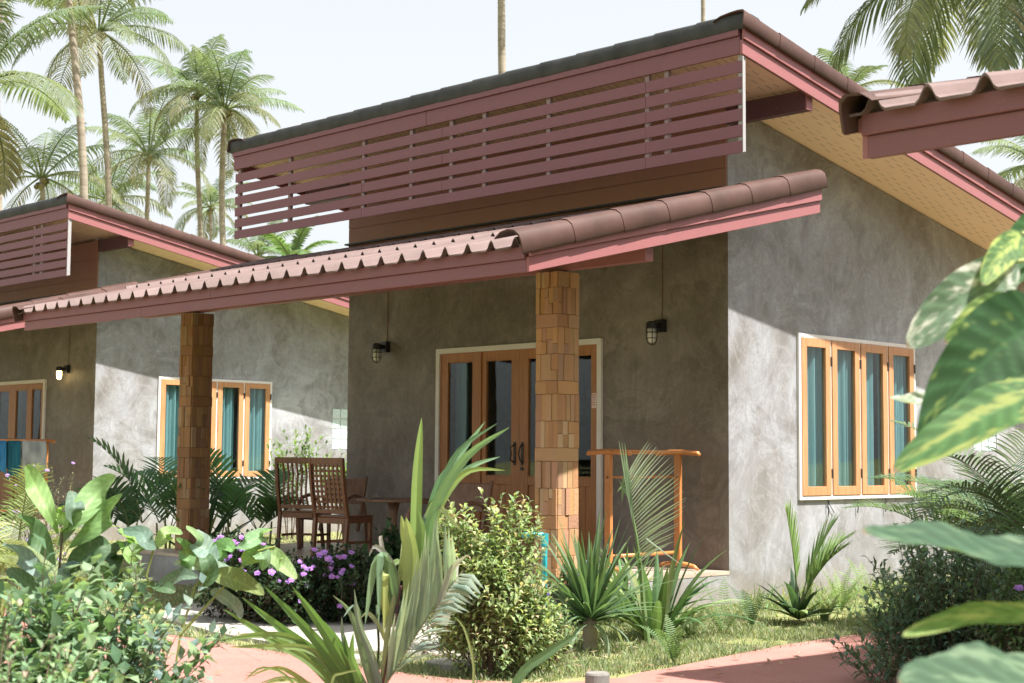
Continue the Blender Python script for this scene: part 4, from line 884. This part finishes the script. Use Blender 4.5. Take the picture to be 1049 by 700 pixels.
# second broad leaved plant
D = 8.2; b = spot(172, 745, D); b = V((b.x, b.y, GZ)); e = empty('broad_leaved_plant', b, 0, 'sprawling plant with broad light green leaves before the far pillar', 'plant')
m = MB()
for pl in ([(172, 700), (165, 640), (150, 590), (158, 560)], [(172, 700), (185, 650), (200, 600), (218, 580)], [(185, 650), (230, 600), (262, 565), (282, 560)], [(165, 640), (130, 610), (108, 585)]): m.tube([V((0, 0, 0)) if pl[0][1] == 700 else spot(*pl[0], D) - b] + [spot(x, y, D) - b for x, y in pl[1:]], [.01] + [.006] * (len(pl) - 1), 6)
m.build('stem', 'green_stem', e)
BL = [([(140, 578), (137, 565), (131, 553), (123, 546)], .075, (.2, .36, .05)), ([(160, 560), (150, 555), (143, 546), (120, 545)], .05, (.12, .2, .13)), ([(224, 575), (212, 566), (202, 553), (193, 539)], .065, (.2, .3, .2)), ([(216, 574), (224, 566), (232, 560), (239, 566)], .055, (.1, .26, .04)),
      ([(178, 577), (200, 578), (222, 582), (245, 589)], .048, (.22, .32, .22)), ([(216, 589), (235, 592), (252, 600), (270, 610)], .065, (.16, .22, .04)), ([(240, 562), (254, 556), (268, 548), (279, 542)], .045, (.16, .3, .1)), ([(266, 565), (280, 570), (292, 583), (303, 594)], .052, (.24, .36, .1)),
      ([(252, 572), (262, 566), (270, 572), (268, 584)], .05, (.18, .3, .12)), ([(120, 590), (108, 582), (98, 570), (110, 558)], .07, (.04, .09, .03)), ([(108, 600), (112, 580), (120, 566), (130, 560)], .07, (.05, .11, .03)), ([(205, 602), (214, 590), (212, 575), (206, 565)], .05, (.08, .16, .05)),
      ([(160, 604), (174, 596), (188, 590), (203, 592)], .045, (.13, .22, .13)), ([(160, 560), (168, 550), (176, 546), (186, 548)], .045, (.24, .38, .08)), ([(248, 577), (258, 570), (276, 568), (290, 572)], .05, (.2, .34, .05)), ([(215, 606), (228, 612), (240, 622), (246, 634)], .05, (.16, .22, .16)), ([(150, 590), (136, 588), (124, 592), (112, 600)], .05, (.15, .24, .1)), ([(185, 585), (192, 575), (190, 562), (180, 552)], .045, (.12, .24, .05)), ([(130, 612), (150, 604), (166, 602), (180, 606)], .05, (.06, .13, .04))]
for i, (pl, w, c) in enumerate(BL):
    pts = [spot(x, y, D + (R_.uniform(-.25, .2)) * (k / 3)) for k, (x, y) in enumerate(pl)]; bigleaf(e, pts, w, (toC + SUN * .8 + V((R_.uniform(-.4, .4), R_.uniform(-.4, .4), 0))).normalized(), 'oval', c, fold=.28, seed=i + 20)
# leafy shrubs bottom left
def fgshrub(px, D, rx, H, n, seed, label, cols, leaf, **k):
    b = spot(px, 465, D); return shrub('leafy_shrub', V((b.x, b.y, GZ)), rx, rx, H, n, seed, label, cols, leaf, **k)
fgshrub(10, 4.6, .3, .84, 3600, 91, 'soft light green small leaved bush filling the bottom left corner', [(.16, .27, .08), (.2, .32, .11), (.1, .18, .06)], (.042, .02), tips=((.4, .26, .16), .08, (.34, .4, .2)), lobes=8)
fgshrub(92, 6.8, .42, .66, 1500, 92, 'shrub with rounded dark and pale leaves beside the pink path at lower left', [(.04, .09, .035), (.09, .17, .05), (.2, .31, .12), (.15, .22, .16)], (.085, .045), lobes=9, fold=.2, upness=.8)
fgshrub(48, 6.2, .36, .62, 1300, 93, 'dark rounded leaf shrub between the corner bush and the path shrub', [(.07, .14, .05), (.12, .22, .07), (.22, .33, .13)], (.11, .055), lobes=7, fold=.2)
fgshrub(140, 7.6, .2, .76, 380, 94, 'loose pale leaved shrub leaning over the pink path', [(.2, .31, .12), (.12, .2, .06), (.06, .12, .04)], (.08, .042), lobes=6, fold=.2, upness=1)

# --- foreground young coconut palm
D = 8.3; b = spot(398, 760, D); b = V((b.x, b.y, GZ)); e = empty('young_coconut_palm', b, 0, 'young coconut palm with a tall upright spear leaf in the middle foreground', 'palm plant')
def S(x, y, d=0): return spot(x, y, D + d) - b
m = MB(); m.tube([V((0, 0, 0)), S(392, 700), S(398, 640), S(411, 580), S(414, 548)], [.03, .02, .017, .014, .01], 8, (.4, .42, .16)); m.tube([S(389, 720, -.03), S(396, 680, -.03), S(404, 640, -.03), S(411, 600, -.03)], .006, 6, (.14, .04, .03)); m.tube([S(386, 720, .1), S(388, 660, .1), S(386, 620, .1)], .007, 6, (.1, .15, .05)); m.build('stem', 'leaf_matte', e, smooth=True)
def pb_(mb, pl, w, col, side=None, fold=.25, dd=0, tipc=None, belly=.3, n=12):
    P = [S(x, y, dd * k / (len(pl) - 1)) for k, (x, y) in enumerate(pl)]
    def cr(t):
        x = t * (len(P) - 1); i = min(len(P) - 2, int(x)); f = x - i; a = P[max(0, i - 1)]; b_ = P[i]; c = P[i + 1]; d_ = P[min(len(P) - 1, i + 2)]
        return .5 * ((2 * b_) + (c - a) * f + (2 * a - 5 * b_ + 4 * c - d_) * f * f + (-a + 3 * b_ - 3 * c + d_) * f ** 3)
    Q = [cr(i / n) for i in range(n + 1)]; ax = ((P[-1] - P[0]).normalized()).cross(toC); ax = side or ax
    ws = [max(.001, w * min(1, (i / n + .25) / belly) ** .5 * (1 - max(0, (i / n - belly) / (1 - belly)) ** 2.2)) for i in range(n + 1)]
    ws = [x * .88 for x in ws]; strip(mb, Q, ws, ax, tuple(col[k] * (.72, .8, .8)[k] for k in range(3)), fold, tipc)
px2m = D / F
m = MB(); pb_(m, [(425, 598), (426, 540), (428, 480), (432, 428)], 6.5 * px2m, (.3, .42, .05), fold=.3, belly=.45); m.build('spear_leaf', 'leaf', e)
m = MB()
for pl, w, c in (([(432, 575), (440, 535), (462, 480), (497, 432)], 6, (.16, .3, .1)), ([(434, 570), (446, 520), (478, 468), (522, 438)], 6, (.24, .4, .14)), ([(434, 560), (450, 505), (470, 462), (509, 434)], 4, (.13, .25, .09)), ([(438, 550), (455, 510), (480, 480), (512, 468)], 4.5, (.18, .32, .12)), ([(440, 548), (458, 505), (482, 482), (517, 482)], 4, (.34, .42, .05)), ([(434, 565), (440, 528), (452, 490), (470, 470)], 5, (.12, .24, .07))): pb_(m, pl, w * px2m, c, dd=R_.uniform(-.3, .3))
m.build('frond', 'leaf', e)
m = MB()
for pl, w, c in (([(412, 595), (417, 562), (414, 545), (411, 528)], 6, (.4, .42, .12)), ([(420, 640), (422, 590), (420, 555), (416, 530)], 10, (.42, .46, .12)), ([(425, 610), (430, 575), (432, 545), (428, 522)], 7, (.2, .3, .07)), ([(436, 530), (446, 515), (460, 530), (474, 545)], 3.5, (.4, .44, .14)), ([(436, 540), (440, 528), (446, 560), (448, 580)], 5, (.22, .32, .2)), ([(407, 598), (400, 575), (385, 560), (378, 570)], 3.5, (.4, .34, .3)), ([(408, 600), (396, 580), (390, 552), (392, 550)], 3, (.44, .36, .3)),
              ([(405, 620), (400, 590), (390, 570), (388, 640)], 6, (.18, .28, .12)), ([(404, 620), (398, 575), (384, 580), (374, 640)], 6.5, (.2, .3, .12)), ([(398, 640), (392, 605), (395, 590), (393, 655)], 5, (.42, .42, .06)), ([(400, 640), (394, 590), (412, 575), (416, 600)], 4, (.2, .28, .06)), ([(397, 660), (388, 640), (376, 628), (366, 640)], 3, (.34, .36, .16)),
              ([(452, 640), (462, 600), (464, 588), (470, 572)], 8, (.46, .44, .3)), ([(446, 640), (456, 600), (465, 580), (480, 568)], 4, (.5, .42, .36))): pb_(m, pl, w * px2m, c, dd=R_.uniform(-.2, .2))
m.build('leaf', 'leaf', e)
# right silvery frond
m = MB(); s = MB(); rp = [S(392, 705), S(405, 685), S(425, 652), S(450, 615), S(474, 585)]; s.tube(rp, [.011, .009, .007, .005, .003], 6, (.36, .38, .14)); s.build('leaf_stalk', 'leaf_matte', e)
def rpos(u):
    x = u * 4; i = min(3, int(x)); return rp[i].lerp(rp[i + 1], x - i)
lt = [(432, 560), (440, 548), (448, 556), (455, 553), (460, 562), (466, 568), (470, 574)]
for i in range(26):
    u = .1 + .85 * i / 26; q = rpos(u); t = S(404 + 60 * u + R_.uniform(-6, 6), 640 - 110 * min(1, u * 1.5) + 60 * max(0, u - .65) + R_.uniform(-6, 6), -.2 + R_.uniform(-.1, .1)); mid = q.lerp(t, .5) + V((0, 0, .02)); strip(m, [q, mid, t], [.008, .014, .001], V((.7, .7, 0)), vary((.28, .36, .24), .15), .2)
for i in range(30):
    u = .12 + .88 * i / 30; q = rpos(u); t = S(430 + 66 * u + R_.uniform(-4, 4), 690 - 90 * u ** .8 + R_.uniform(-4, 6), -.35 + R_.uniform(-.1, .1)); mid = q.lerp(t, .5) + V((0, 0, .03)); strip(m, [q, mid, t], [.008, .015, .001], V((.5, .5, .6)), vary((.25, .35, .24), .15), .2)
m.build('frond', 'leaf', e)
# left green frond
m = MB()
for i, (pl, w, c) in enumerate([([(366, 705), (350, 675), (325, 635), (300, 602)], 8, (.13, .27, .03)), ([(362, 710), (340, 675), (310, 640), (270, 600)], 8, (.11, .24, .03)), ([(360, 712), (330, 675), (290, 645), (248, 612)], 8, (.15, .3, .04)), ([(352, 712), (318, 676), (280, 655), (229, 624)], 8, (.2, .34, .06)), ([(350, 712), (310, 660), (270, 650), (222, 657)], 6, (.22, .34, .05)), ([(360, 712), (322, 668), (280, 662), (234, 663)], 5, (.3, .4, .08)), ([(370, 712), (348, 665), (330, 640), (318, 628)], 8, (.16, .32, .04)), ([(368, 715), (362, 690), (356, 670), (353, 650)], 6, (.1, .22, .03)), ([(372, 715), (366, 690), (360, 672), (362, 648)], 6, (.13, .26, .04)),
                                ([(392, 712), (380, 670), (368, 640), (363, 604)], 5, (.24, .3, .22)), ([(390, 712), (372, 660), (364, 620), (352, 632)], 5, (.2, .27, .16)), ([(380, 712), (362, 680), (352, 655), (350, 632)], 4, (.22, .3, .2)), ([(330, 712), (300, 690), (280, 684), (254, 694)], 3, (.32, .36, .06)), ([(345, 716), (310, 698), (285, 697), (262, 704)], 3, (.3, .36, .06)), ([(384, 712), (374, 680), (360, 630), (341, 610)], 4.5, (.2, .28, .14))]): pb_(m, pl, w * px2m * .85, c, dd=-.3 + .05 * (i % 4), fold=.35)
m.build('frond', 'leaf', e)
# single strap leaf poking in from below
D2 = 6.4; b2 = spot(500, 760, D2); b2 = V((b2.x, b2.y, GZ)); e = empty('strap_leaf_plant', b2, 0, 'single curved strap leaf rising from the bottom edge left of the grey post', 'plant')
D, b = D2, b2; m = MB(); pb_(m, [(500, 780), (530, 697), (560, 670), (591, 650)], 5.5 * D2 / F, (.13, .22, .07), belly=.6); pb_(m, [(500, 770), (470, 740), (440, 725), (415, 730)], 5 * D2 / F, (.1, .18, .06), belly=.6); pb_(m, [(500, 770), (520, 745), (560, 735), (600, 750)], 5 * D2 / F, (.1, .18, .06), belly=.6); m.build('leaf', 'leaf', e)
# thin arching grass tuft before pink path
D = 7.0; b = spot(330, 770, D); b = V((b.x, b.y, GZ)); e = empty('grass_tuft', b, 0, 'thin yellow green grass blades arching over the pink path at lower left', 'grass tuft'); m = MB()
for pl in ([(330, 770), (300, 700), (270, 684), (250, 698)], [(330, 770), (310, 706), (290, 694), (262, 702)], [(332, 770), (340, 700), (350, 690), (372, 686)], [(328, 770), (312, 722), (300, 712), (280, 716)], [(460, 770), (485, 700), (478, 650), (466, 632)]): pb_(m, pl, 1.6 * D / F, (.32, .34, .08), belly=.5); m.build('blade', 'leaf', e); m = MB()

# --- right side: dark shrub, arecas, pothos
b = gp(975, 712); shrub('dark_shrub', b, .58, .5, .82, 4200, 101, 'dark glossy small leaved shrub standing at the right beside the pink path', [(.1, .18, .09), (.14, .24, .11), (.22, .32, .18)], (.08, .034), lobes=10, z0=.1, upness=.9, stems=14)
b = spot(1052, 465, 8.4); b = V((b.x, b.y, GZ)); shrub('purple_flowered_plant', b, .3, .3, .74, 900, 102, 'plant with one purple flower cluster at the lower right edge', [(.08, .16, .04), (.12, .2, .05)], (.07, .035), cat='plant', flowers=7, lobes=5)
for (px, dep, H, sd, lab, c) in ((1005, 12.6, 1.75, 111, 'feathery palm beyond the dark shrub against the side wall', (.12, .19, .06)), (1062, 11.2, 2.0, 112, 'taller feathery palm at the right edge behind the big leaves', (.1, .16, .07)), (1030, 9.8, 1.25, 113, 'low feathery palm just above the dark shrub at right', (.08, .15, .05))):
    b = spot(px, 465, dep); areca('areca_palm', V((b.x, b.y, GZ)), H, 15, sd, lab, c, ll=.36, lw=.018, nl=30, stems=4, spread=.2, bend=1.4, droop=.55, group='feathery palms at the right')
# pothos climbing a trunk just outside the frame
Dp = 3.4; tp = spot(1120, 465, Dp + .15); tb_ = V((tp.x, tp.y, GZ))
e = empty('climbing_vine', tb_, 0, 'climbing vine with huge yellow and green variegated leaves at the right foreground', 'vine')
m = MB(); m.tube([(0, 0, 0), (.03, .01, .6), (0, .02, 1.2), (.02, 0, 1.9), (0, 0, 2.4)], [.03, .028, .026, .02, .012], 10); m.build('stem', 'green_stem', e, smooth=True)
G1, G2, Y1, YP, GG = (.05, .16, .03), (.09, .24, .04), (.42, .5, .05), (.62, .62, .36), (.09, .17, .075)
PL = [([(1085, 215), (1065, 235), (1045, 262), (1028, 296)], .055, 3.6, G1, (.2, .3, .04), -.2, None),
      ([(1046, 240), (1034, 252), (1020, 268), (1006, 292)], .034, 3.5, (.12, .24, .05), Y1, .12, 'yellow edged upper leaf'),
      ([(1040, 268), (1012, 290), (970, 318), (929, 356)], .062, 3.45, (.13, .21, .1), (.62, .58, .44), -.08, 'pale cream streaked leaf'),
      ([(1068, 330), (1030, 352), (985, 398), (943, 466)], .1, 3.3, (.045, .14, .035), (.3, .4, .04), -.34, None),
      ([(1062, 338), (1035, 322), (1005, 322), (968, 352)], .045, 3.38, (.14, .25, .03), Y1, .1, 'yellow mottled leaf'),
      ([(1090, 388), (1040, 412), (985, 440), (915, 484)], .058, 3.1, G2, (.4, .46, .05), -.05, None),
      ([(1105, 425), (1070, 412), (1035, 412), (1000, 432)], .062, 3.3, G2, (.42, .5, .05), .1, None),
      ([(960, 404), (945, 408), (928, 412), (912, 408)], .03, 3.8, (.3, .36, .2), (.6, .6, .45), .1, 'small pale leaf'),
      ([(1090, 562), (1045, 572), (960, 558), (884, 546)], .075, 2.7, (.06, .13, .06), (.16, .25, .12), -.2, None),
      ([(1095, 618), (1050, 628), (985, 634), (925, 652)], .03, 2.7, (.15, .27, .03), (.38, .42, .08), .05, 'narrow yellow green leaf'),
      ([(1110, 690), (1060, 700), (990, 700), (922, 704)], .085, 2.4, (.07, .14, .065), (.16, .25, .12), -.2, None),
      ([(1110, 500), (1092, 520), (1085, 560), (1080, 590)], .08, 3.2, G1, Y1, -.1, None)]
faces = {8: V((-.1, .2, 1)), 9: V((.1, .1, 1)), 10: V((-.05, .15, 1)), 7: V((0, 0, 1)), 5: V((.2, .1, .8))}
st = MB()
for i, (pl, w, d, c, c2, var, lab) in enumerate(PL):
    pts = [spot(x, y, d - .05 * k) for k, (x, y) in enumerate(pl)]
    f = (toC + SUN * .35).normalized() if i not in faces else (faces[i] + toC * .55).normalized()
    q_ = .75 if i in (8, 10) else .55 if i in (3, 5) else .7; c = tuple(x * q_ for x in c); c2 = tuple(x * q_ * 1.15 for x in c2); bigleaf(e, pts, w, f, 'heart' if i in (3, 4, 6, 11) else 'oval', c, c2, fold=.2, mat='leaf_soft', wav=.09, nu=44, nv=10, seed=i + 1, var=var - .14 if var > 0 else var - .06, label=lab)
    a = pts[0] - tb_; st.tube([V((0, 0, max(.2, a.z - .15))), a * .5 + V((0, 0, a.z * .5 + .02)), a], .006, 6)
st.build('leaf_stalk', 'green_stem', e)

# --- grass
def inpath(x, y):
    if -7.25 < y < -5.43 - .02: return True
    if 2.27 < x < 4.05 and y > -5.6: return True
    if x > 1.7 and y < -5.0 - (2.4 - x) * .3 and x > 2.2: return True
    if (-3.1 < x < .75 and -5.05 < y < -2.8) and not (x > .3 and y < -4.9): return True
    if -6.35 < x < .02 and y > -2.85: return x > -6.35
    return False
m = MB(); r = random.Random(99); n = 0; vs = []; fs = []; cols = []
def gblade(x, y, h, w, col):
    a = r.uniform(0, 6.28); l = r.uniform(.1, .7) * h; dx, dy = math.cos(a), math.sin(a); o = len(vs)
    vs.extend([(x - dy * w, y + dx * w, GZ - .002), (x + dy * w, y - dx * w, GZ - .002), (x + dx * l * .4 + dy * w * .6, y + dy * l * .4 - dx * w * .6, GZ + h * .6), (x + dx * l, y + dy * l, GZ + h)])
    fs.append((o, o + 1, o + 2)); fs.append((o, o + 2, o + 3)); cols.extend([tuple(c * .8 for c in col), tuple(c * .8 for c in col), col, col])
for (x0, x1, y0, y1, cnt, hh) in ((-.2, 2.4, -5.5, .6, 52000, .045), (0, 2.4, .6, 6, 24000, .05), (-5, .4, -5.5, -2.7, 15000, .05), (2.1, 5, -5.3, 0, 0, .05), (-14, -6.3, -5.4, 4, 9000, .07), (-13, -6.2, 0, 9, 9000, .06)):
    for _ in range(cnt):
        x, y = r.uniform(x0, x1), r.uniform(y0, y1)
        if inpath(x, y): continue
        g = noise.noise(V((x * 1.3, y * 1.3, 0))) + .5 * noise.noise(V((x * 5, y * 5, 2)))
        if g < -.12 and r.random() < min(.93, (-.12 - g) * 4): continue
        c = (.21, .28, .08) if r.random() < .5 else ((.36, .38, .15) if r.random() < .65 else (.48, .42, .25)); gblade(x, y, hh * r.uniform(.35, 1.2) * (1 + .8 * max(0, g)), .0035, vary(c, .25, r))
for _ in range(5000):      # ragged edges over the paths
    if r.random() < .5: x = 2.27 + r.gauss(0, .035) + (.06 if -4.9 < 0 else 0) ; y = r.uniform(-4.6, 6)
    else: x = r.uniform(-8, 2.0); y = -5.45 + r.gauss(0, .035)
    gblade(x, y, r.uniform(.015, .05), .0035, vary((.2, .22, .08), .3, r))
m.v, m.f, m.c = vs, fs, cols; tag(m.build('lawn_grass', 'leaf_matte'), 'short patchy green grass around the bungalow', 'grass', kind='stuff')
# taller weeds against the side wall
m = MB(); r = random.Random(77)
for _ in range(700):
    x = abs(r.gauss(.12, .18)) + .02; y = r.uniform(.1, 6); blade(m, (x, y, GZ), r.uniform(0, 6.28), r.uniform(.8, 1.5), r.uniform(.08, .26), r.uniform(.006, .016), r.uniform(.2, 1.2), vary((.16, .24, .05) if r.random() < .7 else (.3, .32, .12), .25, r), n=3)
for _ in range(1600):
    x = r.uniform(.4, 2.1); y = r.uniform(-.6, 3.5)
    if noise.noise(V((x * 2, y * 2, 5))) < -.02: continue
    blade(m, (x, y, GZ), r.uniform(0, 6.28), r.uniform(.6, 1.4), r.uniform(.06, .2), r.uniform(.006, .02), r.uniform(.2, 1.2), vary((.15, .24, .05), .25, r), n=3)
tag(m.build('weeds', 'leaf'), 'taller weeds growing along the foot of the sunlit side wall', 'weeds', kind='stuff')

m = MB(); r = random.Random(5)
for _ in range(420):
    x, y = (r.uniform(-4, 2.6), r.uniform(-6.6, -3)) if r.random() < .5 else (r.uniform(.2, 3.0), r.uniform(-5, 4))
    if -6.3 < x < .02 and y > -2.9: continue
    a = r.uniform(0, 6.28); l = r.uniform(.015, .05); d = V((math.cos(a), math.sin(a), r.uniform(-.1, .3))); p = V((x, y, GZ + .045)); strip(m, [p - d * l, p, p + d * l], [.001, l * .35, .001], V((-d.y, d.x, r.uniform(-.4, .4))), vary(r.choice([(.3, .2, .08), (.2, .12, .06), (.4, .32, .14)]), .2, r), .3)
tag(m.build('leaf_litter', 'leaf_matte'), 'small dry leaves scattered on the lawn and the pink path', 'fallen leaves', kind='stuff')
# ------------------------------------------------------------------ light
w = bpy.data.worlds.new('World'); sc.world = w; w.use_nodes = True; nt = w.node_tree; bg = nt.nodes['Background']
sky = nt.nodes.new('ShaderNodeTexSky'); sky.sky_type = 'NISHITA'; sky.sun_disc = False
el = math.asin(SUN.z); az = math.atan2(SUN.x, SUN.y); sky.sun_elevation = el; sky.sun_rotation = az; sky.air_density = 1.0; sky.dust_density = 4.0; sky.ozone_density = 1.0; sky.altitude = 0
hs = nt.nodes.new('ShaderNodeHueSaturation'); hs.inputs['Saturation'].default_value = .32
nt.links.new(sky.outputs[0], hs.inputs['Color']); mx = nt.nodes.new('ShaderNodeMix'); mx.data_type = 'RGBA'; mx.inputs[0].default_value = .6; mx.inputs[7].default_value = (2.42, 2.52, 2.52, 1)
nt.links.new(hs.outputs[0], mx.inputs[6]); nt.links.new(mx.outputs[2], bg.inputs['Color']); bg.inputs['Strength'].default_value = .118
ld = bpy.data.lights.new('sun', 'SUN'); ld.energy = 4.6; ld.angle = rad(.55); ld.color = (1, .95, .88); lo = bpy.data.objects.new('sun', ld); COL.objects.link(lo); lo.rotation_euler = SUN.to_track_quat('Z', 'Y').to_euler()
vs_ = sc.view_settings; vs_.view_transform = 'Standard'; vs_.look = 'None'; vs_.exposure = 1.53; vs_.gamma = 1; vs_.use_curve_mapping = False
sc.cycles.use_denoising = True; sc.cycles.max_bounces = 7; sc.cycles.transparent_max_bounces = 16; sc.cycles.sample_clamp_indirect = 6
sc.cycles.use_adaptive_sampling = True; sc.cycles.adaptive_threshold = .02
